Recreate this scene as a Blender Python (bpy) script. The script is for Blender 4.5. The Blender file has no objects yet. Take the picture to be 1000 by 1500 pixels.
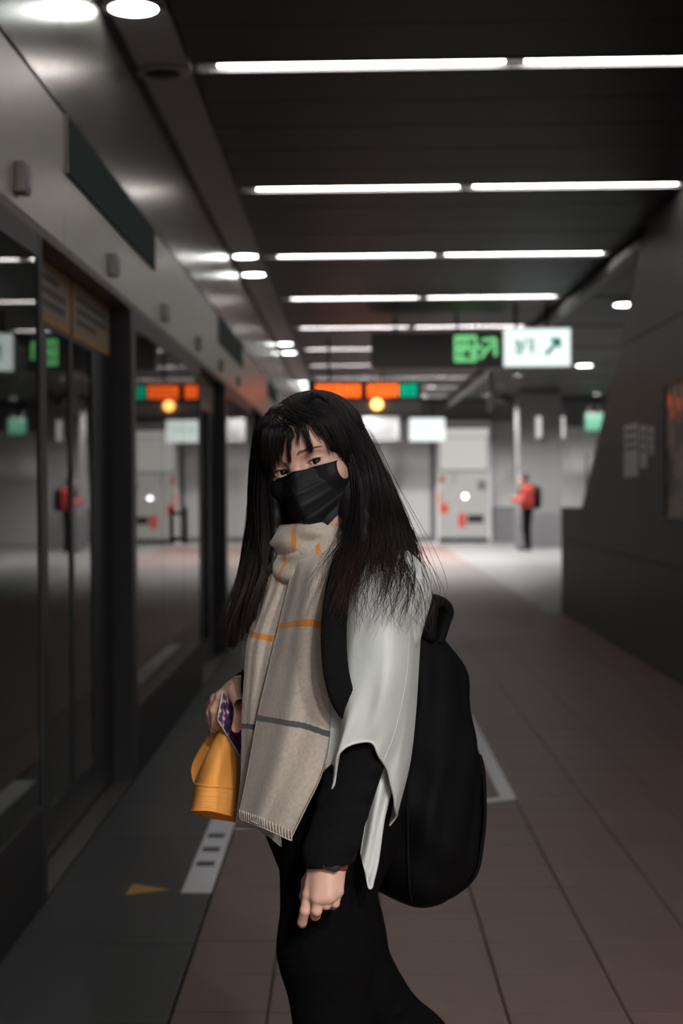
import bpy, bmesh, math, random
import numpy as np
from mathutils import Vector, Matrix, Euler
random.seed(7)
rng = np.random.default_rng(11)
SC = bpy.context.scene
COL = SC.collection
R = math.radians

# ------------------------------------------------------------------ camera
FPX, PPX, PPY = 2200.0, 442.0, 750.0
CAM_LOC = Vector((0.0, 0.0, 1.47))
cam_data = bpy.data.cameras.new('camera')
cam = bpy.data.objects.new('camera', cam_data)
COL.objects.link(cam)
cam.location = CAM_LOC
CAM_ROT = (Matrix.Rotation(math.atan(70 / FPX), 3, 'Z')
           @ Matrix.Rotation(math.pi / 2 - math.atan(38 / FPX), 3, 'X')
           @ Matrix.Rotation(-0.0062, 3, 'Z'))
cam.rotation_euler = CAM_ROT.to_euler()
cam_data.sensor_fit = 'AUTO'
cam_data.sensor_width = 36.0
cam_data.lens = FPX * 36.0 / 1500.0
cam_data.shift_x = (500 - PPX) / 1500.0
cam_data.shift_y = 0.0
cam_data.clip_start = 0.05
cam_data.dof.use_dof = True
cam_data.dof.focus_distance = 2.27
cam_data.dof.aperture_fstop = 4.1
SC.camera = cam

# ------------------------------------------------------------------ world, exposure
world = bpy.data.worlds.new('world')
SC.world = world
world.use_nodes = True
world.node_tree.nodes['Background'].inputs[0].default_value = (0.5, 0.5, 0.52, 1)
world.node_tree.nodes['Background'].inputs[1].default_value = 0.004
SC.view_settings.view_transform = 'Standard'
SC.view_settings.look = 'None'
SC.view_settings.gamma = 1.0
SC.view_settings.use_curve_mapping = False
SC.view_settings.exposure = 0.0
TUBE_E = 17.0          # fluorescent tubes
DOWN_E = 16.0          # downlight lenses
FAR_FILL_W = 430.0         # added fill spots that brighten the far concourse
NEAR_FILL_W = 480.0    # added fill spots behind the camera, out of view, for the woman

def ray(px, py):
    return CAM_ROT @ Vector(((px - PPX) / FPX, -(py - PPY) / FPX, -1.0))
def atY(px, py, y):
    d = ray(px, py); return CAM_LOC + d * (y / d.y)
def atX(px, py, x):
    d = ray(px, py); return CAM_LOC + d * (x / d.x)
def atZ(px, py, z=0.0):
    d = ray(px, py); return CAM_LOC + d * ((z - CAM_LOC.z) / d.z)

# ------------------------------------------------------------------ materials
def mat(name, col, rough=0.5, metal=0.0, spec=0.5, noise=0.0, nscale=20.0, bump=0.0, bscale=60.0,
        emit=None, estr=0.0, sheen=0.0, col2=None, stretch=None, coat=0.0):
    m = bpy.data.materials.new(name)
    m.use_nodes = True
    nt = m.node_tree
    b = nt.nodes['Principled BSDF']
    b.inputs['Base Color'].default_value = (*col, 1)
    b.inputs['Roughness'].default_value = rough
    b.inputs['Metallic'].default_value = metal
    b.inputs['Specular IOR Level'].default_value = spec
    if coat: b.inputs['Coat Weight'].default_value = coat
    if sheen:
        b.inputs['Sheen Weight'].default_value = sheen
        b.inputs['Sheen Roughness'].default_value = 0.5
    tc = None
    def coord():
        nonlocal tc
        if tc is None:
            t = nt.nodes.new('ShaderNodeTexCoord')
            if stretch:
                mp = nt.nodes.new('ShaderNodeMapping')
                mp.inputs['Scale'].default_value = stretch
                nt.links.new(t.outputs['Object'], mp.inputs['Vector'])
                tc = mp.outputs['Vector']
            else:
                tc = t.outputs['Object']
        return tc
    if noise or col2:
        n = nt.nodes.new('ShaderNodeTexNoise')
        n.inputs['Scale'].default_value = nscale
        n.inputs['Detail'].default_value = 4
        nt.links.new(coord(), n.inputs['Vector'])
        mx = nt.nodes.new('ShaderNodeMix'); mx.data_type = 'RGBA'
        c2 = col2 if col2 else tuple(c * (1 - noise) for c in col)
        c1 = col if col2 else tuple(min(1, c * (1 + noise)) for c in col)
        mx.inputs[6].default_value = (*c1, 1); mx.inputs[7].default_value = (*c2, 1)
        nt.links.new(n.outputs['Fac'], mx.inputs[0])
        nt.links.new(mx.outputs[2], b.inputs['Base Color'])
    if bump:
        n2 = nt.nodes.new('ShaderNodeTexNoise')
        n2.inputs['Scale'].default_value = bscale
        n2.inputs['Detail'].default_value = 3
        nt.links.new(coord(), n2.inputs['Vector'])
        bp = nt.nodes.new('ShaderNodeBump')
        bp.inputs['Strength'].default_value = bump
        bp.inputs['Distance'].default_value = 0.01
        nt.links.new(n2.outputs['Fac'], bp.inputs['Height'])
        nt.links.new(bp.outputs['Normal'], b.inputs['Normal'])
    if emit:
        b.inputs['Emission Color'].default_value = (*emit, 1)
        b.inputs['Emission Strength'].default_value = estr
    return m

M = {}
M['tile'] = mat('floor_tile', (0.160, 0.094, 0.082), 0.48, noise=0.10, nscale=9, bump=0.03, bscale=40)
M['tile_b'] = mat('floor_tile_b', (0.172, 0.102, 0.089), 0.50, noise=0.10, nscale=7, bump=0.03, bscale=40)
M['grout'] = mat('grout', (0.03, 0.028, 0.027), 0.85)
M['edge_slab'] = mat('edge_slab', (0.042, 0.044, 0.044), 0.5, noise=0.12, nscale=14, bump=0.05, bscale=90)
M['concourse'] = mat('concourse_floor', (0.17, 0.172, 0.17), 0.4, noise=0.08, nscale=3)
M['paint'] = mat('white_paint', (0.78, 0.79, 0.80), 0.55, noise=0.06, nscale=30)
M['paint_dark'] = mat('dark_paint', (0.05, 0.055, 0.06), 0.6)
M['paint_yellow'] = mat('yellow_paint', (0.62, 0.34, 0.08), 0.55)
M['steel_up'] = mat('polished_steel', (0.60, 0.565, 0.52), 0.25, 0.95, noise=0.05, nscale=3, bump=0.012, bscale=50, stretch=(1, 1, 12))
M['steel'] = mat('brushed_steel', (0.62, 0.585, 0.54), 0.36, 0.85, noise=0.05, nscale=3, bump=0.02, bscale=50, stretch=(1, 1, 12))
M['steel_dim'] = mat('satin_steel', (0.34, 0.32, 0.30), 0.38, 0.9)
M['seam'] = mat('black_seam', (0.01, 0.01, 0.01), 0.6)
M['frame'] = mat('door_frame', (0.035, 0.036, 0.038), 0.42, spec=0.4)
M['kick'] = mat('kick_plate', (0.022, 0.022, 0.022), 0.5)
M['bronze'] = mat('bronze_soffit', (0.19, 0.145, 0.12), 0.45, 0.5)
M['green_panel'] = mat('green_panel', (0.010, 0.040, 0.036), 0.6, spec=.08)
M['soffit'] = mat('soffit_paint', (0.33, 0.315, 0.295), 0.45)
M['ceil'] = mat('ceiling_plank', (0.019, 0.0175, 0.0165), 0.5, spec=.25, noise=0.1, nscale=2)
M['ceil_dark'] = mat('ceiling_void', (0.012, 0.012, 0.012), 0.8)
M['white_metal'] = mat('white_metal', (0.6, 0.6, 0.6), 0.5)
M['lamp_case'] = mat('lamp_case', (0.30, 0.29, 0.29), 0.5)
M['tube'] = mat('tube_glow', (0.9, 0.9, 0.9), 0.5, emit=(1.0, 0.95, 0.94), estr=TUBE_E)
M['downlens'] = mat('downlight_lens', (0.9, 0.9, 0.9), 0.5, emit=(0.93, 1.0, 0.97), estr=DOWN_E)
M['stair_wall'] = mat('stair_wall', (0.085, 0.083, 0.080), 0.5, noise=0.08, nscale=2.5)
M['shutter'] = mat('grey_shutter', (0.45, 0.46, 0.465), 0.5, noise=0.04, nscale=2)
M['grey_dark'] = mat('dark_grey_cladding', (0.16, 0.16, 0.165), 0.5)
M['grey_mid'] = mat('mid_grey_cladding', (0.40, 0.40, 0.405), 0.5)
M['grey_col'] = mat('column_cladding', (0.22, 0.22, 0.225), 0.5)
M['white_wall'] = mat('white_panel', (0.72, 0.72, 0.72), 0.5)
M['black'] = mat('black_plastic', (0.012, 0.012, 0.012), 0.45)
M['dark_sign'] = mat('dark_sign', (0.19, 0.185, 0.19), 0.4)
M['green_glyph'] = mat('green_glyph', (0.0, 0.16, 0.11), 0.5, emit=(0, .13, .085), estr=1.0)
M['tunnel'] = mat('tunnel', (0.006, 0.006, 0.006), 0.9)
M['tray'] = mat('cable_tray', (0.30, 0.29, 0.28), 0.5)
M['red'] = mat('red_print', (0.55, 0.06, 0.035), 0.5)

def emat(name, col, s):
    return mat(name, (.03, .03, .03), 0.6, spec=.05, emit=col, estr=s)
M['sign_white'] = emat('sign_backlight', (0.88, 1.0, 0.97), 1.15)
M['sign_green_lit'] = emat('sign_green_light', (0.28, 1.0, 0.36), 0.75)
M['led_orange'] = emat('led_orange', (1.0, 0.13, 0.015), 1.9)
M['led_green'] = emat('led_green', (0.0, 0.55, 0.30), 0.9)
M['amber'] = emat('amber_lamp', (1.0, 0.40, 0.10), 6.0)
M['green_box'] = emat('green_lightbox', (0.0, 0.40, 0.20), 1.0)
M['lift_lit'] = emat('lift_light_panel', (1.0, 0.97, 0.92), 0.55)
M['spot'] = emat('spot_lamp', (1.0, 0.97, 1.0), 12.0)
M['strip_lit'] = emat('strip_lamp', (1.0, 0.95, 0.95), 0.7)

# mirror-like dark platform glass: clear, tinted, strongly reflective at a glance
def glass_mat():
    m = bpy.data.materials.new('platform_glass')
    m.use_nodes = True
    nt = m.node_tree; nt.nodes.clear()
    out = nt.nodes.new('ShaderNodeOutputMaterial')
    mix = nt.nodes.new('ShaderNodeMixShader')
    tr = nt.nodes.new('ShaderNodeBsdfTransparent'); tr.inputs[0].default_value = (0.35, 0.37, 0.36, 1)
    gl = nt.nodes.new('ShaderNodeBsdfGlossy'); gl.inputs[0].default_value = (0.80, 0.79, 0.78, 1)
    gl.inputs['Roughness'].default_value = 0.015
    fr = nt.nodes.new('ShaderNodeFresnel'); fr.inputs[0].default_value = 1.95
    nt.links.new(fr.outputs[0], mix.inputs[0])
    nt.links.new(tr.outputs[0], mix.inputs[1]); nt.links.new(gl.outputs[0], mix.inputs[2])
    nt.links.new(mix.outputs[0], out.inputs[0])
    return m
M['glass'] = glass_mat()

# ------------------------------------------------------------------ object helpers
def mesh_obj(name, verts, faces, m=None, parent=None, smooth=False):
    me = bpy.data.meshes.new(name)
    me.from_pydata([tuple(v) for v in verts], [], [tuple(f) for f in faces])
    me.update()
    if m is not None: me.materials.append(m)
    if smooth: me.polygons.foreach_set('use_smooth', [True] * len(me.polygons))
    o = bpy.data.objects.new(name, me)
    COL.objects.link(o)
    if parent is not None: o.parent = parent; 
    return o

BOXF = [(0, 3, 2, 1), (4, 5, 6, 7), (0, 1, 5, 4), (1, 2, 6, 5), (2, 3, 7, 6), (3, 0, 4, 7)]
def boxv(x0, x1, y0, y1, z0, z1):
    return [(x0, y0, z0), (x1, y0, z0), (x1, y1, z0), (x0, y1, z0), (x0, y0, z1), (x1, y0, z1), (x1, y1, z1), (x0, y1, z1)]
def box(name, x0, x1, y0, y1, z0, z1, m, parent=None, bev=0.0):
    if bev <= 0:
        return mesh_obj(name, boxv(x0, x1, y0, y1, z0, z1), BOXF, m, parent)
    bm = bmesh.new()
    vs = [bm.verts.new(v) for v in boxv(x0, x1, y0, y1, z0, z1)]
    for f in BOXF: bm.faces.new([vs[i] for i in f])
    bmesh.ops.bevel(bm, geom=bm.edges[:], offset=bev, segments=2, profile=0.6, affect='EDGES')
    me = bpy.data.meshes.new(name); bm.to_mesh(me); bm.free()
    me.materials.append(m)
    o = bpy.data.objects.new(name, me); COL.objects.link(o)
    if parent is not None: o.parent = parent
    return o
def boxes(name, lst, m, parent=None):
    V, F = [], []
    for b in lst:
        n = len(V); V += boxv(*b); F += [tuple(i + n for i in f) for f in BOXF]
    return mesh_obj(name, V, F, m, parent)
def pieces(name, lst, m, t, bev=0.0):                   # every piece a part of its own
    return [reparent(box(name, *b, m, None, bev), t) for b in lst]
def stuff(o):
    o['kind'] = 'stuff'; return o
def prism_x(name, pts, x0, x1, m, parent=None):      # polygon in (y, z) extruded along x
    n = len(pts)
    V = [(x0, y, z) for y, z in pts] + [(x1, y, z) for y, z in pts]
    F = [tuple(range(n - 1, -1, -1)), tuple(range(n, 2 * n))] + [(i, (i + 1) % n, n + (i + 1) % n, n + i) for i in range(n)]
    o = mesh_obj(name, V, F, m, parent)
    bm = bmesh.new(); bm.from_mesh(o.data); bmesh.ops.recalc_face_normals(bm, faces=bm.faces[:]); bm.to_mesh(o.data); bm.free()
    return o
def prism_y(name, pts, y0, y1, m, parent=None):      # polygon in (x, z) extruded along y
    n = len(pts)
    V = [(x, y0, z) for x, z in pts] + [(x, y1, z) for x, z in pts]
    F = [tuple(range(n)), tuple(range(2 * n - 1, n - 1, -1))] + [(i, n + i, n + (i + 1) % n, (i + 1) % n) for i in range(n)]
    o = mesh_obj(name, V, F, m, parent)
    bm = bmesh.new(); bm.from_mesh(o.data); bmesh.ops.recalc_face_normals(bm, faces=bm.faces[:]); bm.to_mesh(o.data); bm.free()
    return o
def prism_z(name, pts, z0, z1, m, parent=None):
    n = len(pts)
    V = [(x, y, z0) for x, y in pts] + [(x, y, z1) for x, y in pts]
    F = [tuple(range(n - 1, -1, -1)), tuple(range(n, 2 * n))] + [(i, (i + 1) % n, n + (i + 1) % n, n + i) for i in range(n)]
    o = mesh_obj(name, V, F, m, parent)
    bm = bmesh.new(); bm.from_mesh(o.data); bmesh.ops.recalc_face_normals(bm, faces=bm.faces[:]); bm.to_mesh(o.data); bm.free()
    return o
def lathe(name, prof, c, m, parent=None, seg=28, axis='Z', smooth=True):   # prof: (radius, height)
    V, F = [], []
    for r, h in prof:
        for i in range(seg):
            a = 2 * math.pi * i / seg
            p = (r * math.cos(a), r * math.sin(a), h)
            if axis == 'X': p = (p[2], p[0], p[1])
            if axis == 'Y': p = (p[0], -p[2], p[1])
            V.append((c[0] + p[0], c[1] + p[1], c[2] + p[2]))
    for k in range(len(prof) - 1):
        for i in range(seg):
            j = (i + 1) % seg
            F.append((k * seg + i, k * seg + j, (k + 1) * seg + j, (k + 1) * seg + i))
    F.append(tuple(range(seg - 1, -1, -1)))
    F.append(tuple(range((len(prof) - 1) * seg, len(prof) * seg)))
    o = mesh_obj(name, V, F, m, parent)
    if smooth:
        for p in o.data.polygons: p.use_smooth = len(p.vertices) == 4
    return o
def tag(o, label, cat, group=None):
    o['label'] = label; o['category'] = cat
    if group: o['group'] = group
    return o
def struct(o, label=None, cat=None):
    o['kind'] = 'structure'
    if label: o['label'] = label
    if cat: o['category'] = cat
    return o
def empty(name, loc=(0, 0, 0)):
    o = bpy.data.objects.new(name, None); COL.objects.link(o)
    o.empty_display_size = 0.1
    o.location = loc
    return o
def reparent(o, p):                                    # keeps the world place of a child built in world space
    o.parent = p
    o.matrix_parent_inverse = Matrix.Translation(-Vector(p.location))
    return o
def thing(name, label, cat, loc=(0, 0, 0), group=None):
    return tag(empty(name, loc), label, cat, group)

# ================================================================== SETTING
# the place is laid out with a lens height of 1.47 and brought to metres (30 cm floor tiles) by S_WORLD once it is built
S_WORLD = 0.912
YN, YF = -5.0, 39.0          # platform from behind the camera to the far wall
XL, XR = -1.09, 2.42         # screen door plane, stair wall plane
ZC = 3.61                    # ceiling
XE = -0.504                  # dark edge strip / pink tile border
TX0, TS = 0.0956, 0.3335     # tile grid
TY0, TR = 4.498, 0.328

# --- floor: base slab with a grout colour, single tiles near, tile pattern material beyond
def tiled_far_mat():
    m = mat('floor_tile_far', (0.160, 0.094, 0.082), 0.48)
    nt = m.node_tree; b = nt.nodes['Principled BSDF']
    g = nt.nodes.new('ShaderNodeNewGeometry')
    mp = nt.nodes.new('ShaderNodeMapping'); mp.inputs['Location'].default_value = (-TX0, -TY0, 0); mp.inputs['Scale'].default_value = (1 / S_WORLD,) * 3
    nt.links.new(g.outputs['Position'], mp.inputs['Vector'])
    br = nt.nodes.new('ShaderNodeTexBrick')
    br.offset = 0.0; br.inputs['Scale'].default_value = 1.0
    br.inputs['Brick Width'].default_value = TS; br.inputs['Row Height'].default_value = TR
    br.inputs['Mortar Size'].default_value = 0.004
    br.inputs['Color1'].default_value = (0.160, 0.094, 0.082, 1); br.inputs['Color2'].default_value = (0.172, 0.102, 0.089, 1)
    br.inputs['Mortar'].default_value = (0.03, 0.028, 0.027, 1)
    nt.links.new(mp.outputs[0], br.inputs['Vector'])
    nt.links.new(br.outputs['Color'], b.inputs['Base Color'])
    return m
TILE_Y1 = TY0 + TR * 20
TILE_Y0 = TY0 - TR * 4
floor = struct(empty('floor'))
box('floor_slab', XE, XR, YN, YF, -0.10, -0.008, M['grout'], floor)
TF = tiled_far_mat()
box('far_paving', XE, 2.25, TILE_Y1, YF - 2.0, -0.008, 0.0, TF, floor)
box('near_paving', XE, XR, YN, TILE_Y0, -0.008, 0.0, TF, floor)
box('side_paving', 2.25, XR, TILE_Y1, 17.2, -0.008, 0.0, TF, floor)
def bevel_tile(w, l, bv=0.004, h=0.008):
    x, y = w / 2, l / 2
    V = [(-x, -y, -h), (x, -y, -h), (x, y, -h), (-x, y, -h), (-x, -y, -bv * .5), (x, -y, -bv * .5), (x, y, -bv * .5), (-x, y, -bv * .5),
         (-x + bv, -y + bv, 0), (x - bv, -y + bv, 0), (x - bv, y - bv, 0), (-x + bv, y - bv, 0)]
    F = [(0, 1, 5, 4), (1, 2, 6, 5), (2, 3, 7, 6), (3, 0, 4, 7), (4, 5, 9, 8), (5, 6, 10, 9), (6, 7, 11, 10), (7, 4, 8, 11), (8, 9, 10, 11)]
    return V, F
tile_meshes = {}
def tile_mesh(w, l, m):
    key = (round(w, 4), round(l, 4), m.name)
    if key not in tile_meshes:
        V, F = bevel_tile(w, l)
        me = bpy.data.meshes.new('tile'); me.from_pydata(V, [], F); me.materials.append(m); tile_meshes[key] = me
    return tile_meshes[key]
xs = [XE] + [TX0 + TS * k for k in range(-1, 7)] + [XR]
for r in range(-4, 20):
    y0, y1 = TY0 + TR * r, TY0 + TR * (r + 1)
    for c in range(len(xs) - 1):
        g = 0.005
        o = bpy.data.objects.new('tile', tile_mesh(xs[c + 1] - xs[c] - g, TR - g, M['tile'] if rng.random() < .55 else M['tile_b']))
        COL.objects.link(o); o.parent = floor
        o.location = ((xs[c] + xs[c + 1]) / 2, (y0 + y1) / 2, rng.uniform(-0.0006, 0.0004))

# --- dark strip of slabs along the platform edge
strip = struct(empty('trim_1'))
box('strip_base', XL - 0.12, XE - 0.003, YN, YF, -0.10, -0.006, M['grout'], strip)
y = 4.79 - 0.72 * 3
while y < 16:
    o = bpy.data.objects.new('slab', tile_mesh(XE - XL - 0.010, 0.72 - 0.006, M['edge_slab'])); COL.objects.link(o); o.parent = strip
    o.location = ((XL + XE) / 2 - 0.002, y + 0.36, 0.0005)
    y += 0.72
box('far_slab', XL, XE - 0.006, y, YF - 2, -0.006, 0.001, M['edge_slab'], strip)
box('near_slab', XL, XE - 0.006, YN, 4.79 - 0.72 * 3, -0.006, 0.001, M['edge_slab'], strip)

conc = struct(mesh_obj('floor_concourse', boxv(2.25, 7.5, 17.2, YF, -0.1, 0.0), BOXF, M['concourse']))
conc2 = struct(mesh_obj('floor_concourse_end', boxv(XL, 2.25, YF - 2.0, YF, -0.1, 0.001), BOXF, M['grey_mid']))
behind = struct(mesh_obj('floor_stair', boxv(XR + 0.2, 7.5, YN, 17.2, -0.1, 0.0), BOXF, M['grey_dark']))

# --- ceiling: dark planks with open joints, slots for the tubes
ceiling = struct(empty('ceiling'))
box('ceiling_void', -1.35, 7.5, YN, YF, ZC + 0.16, ZC + 0.2, M['ceil_dark'], ceiling)
LAMP_P = 3.18
LAMP_Y = [7.70 + LAMP_P * k for k in range(-3, 10)]
plank_mesh = {}
def plank(x0, x1, y0, y1):
    key = (round(x1 - x0, 3), round(y1 - y0, 3))
    if key not in plank_mesh:
        a, b = (x1 - x0) / 2, (y1 - y0) / 2
        me = bpy.data.meshes.new('plank'); me.from_pydata(boxv(-a, a, -b, b, 0, 0.03), [], BOXF); me.materials.append(M['ceil']); plank_mesh[key] = me
    o = bpy.data.objects.new('plank', plank_mesh[key]); COL.objects.link(o); o.parent = ceiling
    o.location = ((x0 + x1) / 2, (y0 + y1) / 2, ZC + rng.uniform(0, .003))
SLOT = 0.085
for k in range(-4, 10):
    c0 = 7.70 + LAMP_P * k + SLOT; c1 = 7.70 + LAMP_P * (k + 1) - SLOT
    n = 5; w = (c1 - c0) / n
    for i in range(n):
        a, b = c0 + i * w + .008, c0 + (i + 1) * w - .008
        if b > YF or a < YN: continue
        plank(-0.79, 2.47, a, b); plank(2.56, 7.5, a, b)
# soffit band with the downlights, beside the screen doors
soff = struct(empty('ceiling_soffit'))
for i in range(11):
    box('soffit_panel', XL - 0.02, -0.80, YN + 4.0 * i + .004, YN + 4.0 * (i + 1) - .004, ZC - 0.012, ZC + 0.05, M['soffit'], soff)
box('shadow_gap', -1.35, XL + 0.03, YN, YF, ZC - 0.016, ZC - 0.013, M['seam'], soff)

# --- left side: platform screen doors
PSD_Z = 2.38
header = struct(empty('wall_left'))
box('tunnel_wall', -3.3, -3.2, YN, YF, -1.2, 4.2, M['tunnel'], header)
box('tunnel_roof', -3.3, -1.3, YN, YF, 3.0, 3.1, M['tunnel'], header)
box('tunnel_floor', -3.3, -1.25, YN, YF, -1.25, -1.2, M['tunnel'], header)
yy = 5.75 - 2.64 * 4
while yy < YF:
    y1 = min(yy + 2.64, YF)
    box('header_panel', -1.30, XL, yy + .003, y1 - .003, PSD_Z + 0.02, 2.905, M['steel'], header)
    box('upper_panel', -1.30, XL - 0.004, yy + .003, y1 - .003, 2.93, ZC - 0.02, M['steel_up'], header)
    yy = y1
box('header_core', -1.29, XL - 0.02, YN, YF, PSD_Z + 0.015, ZC, M['seam'], header)
box('header_lip', -1.30, XL, YN, YF, PSD_Z - 0.015, PSD_Z + 0.018, M['bronze'], header)
box('door_sill', -1.30, XL - 0.004, YN, YF, -0.05, 0.004, M['steel_dim'], header)

DOOR_P = 5.70
dn = 0
def ring_frame(name, x0, x1, y0, y1, z0, z1, gy0, gy1, gz0, gz1, m, parent):    # a rectangular frame around a pane, one closed piece
    V = []
    for x in (x0, x1):
        V += [(x, y0, z0), (x, y1, z0), (x, y1, z1), (x, y0, z1), (x, gy0, gz0), (x, gy1, gz0), (x, gy1, gz1), (x, gy0, gz1)]
    F = []
    for i in range(4):
        j = (i + 1) % 4
        F += [(i, 4 + i, 4 + j, j), (8 + i, 8 + j, 12 + j, 12 + i), (i, j, 8 + j, 8 + i), (4 + i, 12 + i, 12 + j, 4 + j)]
    o = mesh_obj(name, V, F, m, parent)
    bm = bmesh.new(); bm.from_mesh(o.data); bmesh.ops.recalc_face_normals(bm, faces=bm.faces[:]); bm.to_mesh(o.data); bm.free()
    return o
def leaf(parent, x, y0, y1, glass0, glass1, z0, z1, name):
    f = ring_frame(name, x - .03, x, y0, y1, z0, z1, glass0, glass1, z0 + .18, z1 - .26, M['frame'], parent)
    box('pane', x - 0.018, x - 0.006, glass0, glass1, z0 + .18, z1 - .26, M['glass'], f)
    return f
wn = 0
for k in range(-1, 6):
    y0 = 5.33 + DOOR_P * k; y1 = 7.50 + DOOR_P * k
    if k <= -1: continue
    dn += 1
    d = struct(empty(f'door_{dn}'), 'pair of dark framed glass platform doors', None)
    mid = (y0 + y1) / 2
    leaf(d, -1.19, y0 + .01, mid - .004, y0 + .56, mid - .035, 0.02, PSD_Z - .02, 'door_leaf')
    leaf(d, -1.19, mid + .004, y1 - .01, mid + .035, y1 - .56, 0.02, PSD_Z - .02, 'door_leaf')
    # jamb column at the far end of the door
    box('jamb', -1.30, XL + 0.002, y1, y1 + 0.16, 0, PSD_Z - 0.015, M['frame'], d, bev=0.006)
    box('jamb', -1.30, XL + 0.002, y0 - 0.06, y0, 0, PSD_Z - 0.015, M['frame'], d, bev=0.006)
for k in range(-2, 6):
    y0 = 7.66 + DOOR_P * k; y1 = 5.27 + DOOR_P * (k + 1)
    wn += 1
    w = struct(empty(f'window_{wn}'))
    box('kick_plate', -1.13, XL, y0, y1, 0.0, 0.34, M['kick'], w, bev=.004)
    box('head_rail', -1.13, XL, y0, y1, PSD_Z - .10, PSD_Z - .015, M['frame'], w)
    n = 3; ww = (y1 - y0) / n
    for i in range(n):
        box('pane', XL - 0.020, XL - 0.006, y0 + i * ww + .006, y0 + (i + 1) * ww - .006, 0.34, PSD_Z - .10, M['glass'], w)
        if i: box('mullion', XL - 0.035, XL - 0.021, y0 + i * ww - .02, y0 + i * ww + .02, 0.34, PSD_Z - .10, M['frame'], w)

hb = box('handle', XL + .03, XL + .05, 9.58, 9.62, 1.10, 1.34, M['black'], bpy.data.objects['window_3'], bev=.006)
for zz in (1.14, 1.30): box('mount', XL - .006, XL + .032, 9.585, 9.615, zz - .01, zz + .01, M['black'], hb)

# --- right side: stair enclosure with a sloping end
wr = struct(empty('wall_right'))
prism_x('stair_wall', [(YN, 0), (17.2, 0), (17.2, 1.18), (15.75, 1.18), (12.15, 3.60), (YN, 3.60)], XR + 0.004, XR + 0.25, M['seam'], wr)
def slope_y(z): return 15.75 - (z - 1.18) / (3.60 - 1.18) * (15.75 - 12.15)
zj = [0.0, 0.85, 1.78, 2.70, 3.595]
yj = [-5.0, -2.0, 0.9, 3.8, 6.7, 9.6, 12.5, 15.4, 17.2]
g = 0.005
for a in range(4):
    for b in range(len(yj) - 1):
        z0, z1, y0, y1 = zj[a] + g, zj[a + 1] - g, yj[b] + g, yj[b + 1] - g
        poly = []
        def lim(z): return 17.2 if z <= 1.18 else slope_y(z)
        # clip the panel rectangle by the sloping edge
        zz = [z0] + ([1.18, 1.1801] if z0 < 1.18 < z1 else []) + [z1]
        if lim(z0) < y0 + .05: continue
        pts = []
        for z in np.linspace(z0, z1, 13).tolist() + ([1.18, 1.1801] if z0 < 1.18 < z1 else []):
            pts.append((max(y0, min(y1, lim(z))), z))
        pts.sort(key=lambda p: p[1])
        poly = [(y0, z1), (y0, z0)] + pts
        poly = [p for i, p in enumerate(poly) if i == 0 or (abs(p[0] - poly[i - 1][0]) + abs(p[1] - poly[i - 1][1])) > 1e-4]
        if abs(poly[-1][0] - poly[0][0]) + abs(poly[-1][1] - poly[0][1]) < 1e-4: poly = poly[:-1]
        if len(poly) > 2: prism_x('wall_panel', poly, XR - 0.012, XR + 0.004, M['stair_wall'], wr)
box('coping', XR - 0.02, XR + 0.26, 15.75, 17.22, 1.18, 1.21, M['stair_wall'], wr)

# --- far end
wb = struct(empty('wall_back'))
box('core', XL - .2, 7.6, YF, YF + 0.2, 0, 3.9, M['grey_dark'], wb)
box('lintel', XL - .2, 7.5, YF - 0.12, YF, 3.13, ZC, M['grey_dark'], wb)
for i in range(3):
    x0 = -1.05 + i * 1.05
    box('shutter_panel', x0 + .01, x0 + 1.04, YF - 0.06, YF, 0.16, 3.13, M['shutter'], wb)
box('plinth', XL - .2, 2.1, YF - 0.10, YF, 0, 0.16, M['grey_dark'], wb)
for x0, x1, mm in [(3.62, 4.25, 'grey_mid'), (4.3, 5.35, 'grey_mid')]:
    box('cladding_panel', x0, x1, YF - .08, YF, 0.9, 3.1, M[mm], wb)
    box('cladding_panel', x0, x1, YF - .08, YF, 0.0, 0.88, M['grey_dark'], wb)
box('white_panel', 5.45, 7.2, YF - .08, YF, 0.0, 2.95, M['white_wall'], wb)
struct(mesh_obj('wall_side', boxv(7.5, 7.6, YN, YF, 0, 3.9), BOXF, M['grey_dark']))
struct(mesh_obj('wall_front', boxv(-1.3, 7.6, YN - .2, YN, 0, 3.9), BOXF, M['grey_mid']))
for nm, xx in [('column_square', 3.95)]:
    pc = struct(empty(nm))
    box('shaft', xx, xx + 1.0, 35.2, 36.0, 0.0, 3.6, M['grey_col'], pc, bev=.02)
    box('skirting', xx - .02, xx + 1.02, 35.18, 36.02, 0.0, 0.8, M['grey_dark'], pc)

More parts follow.
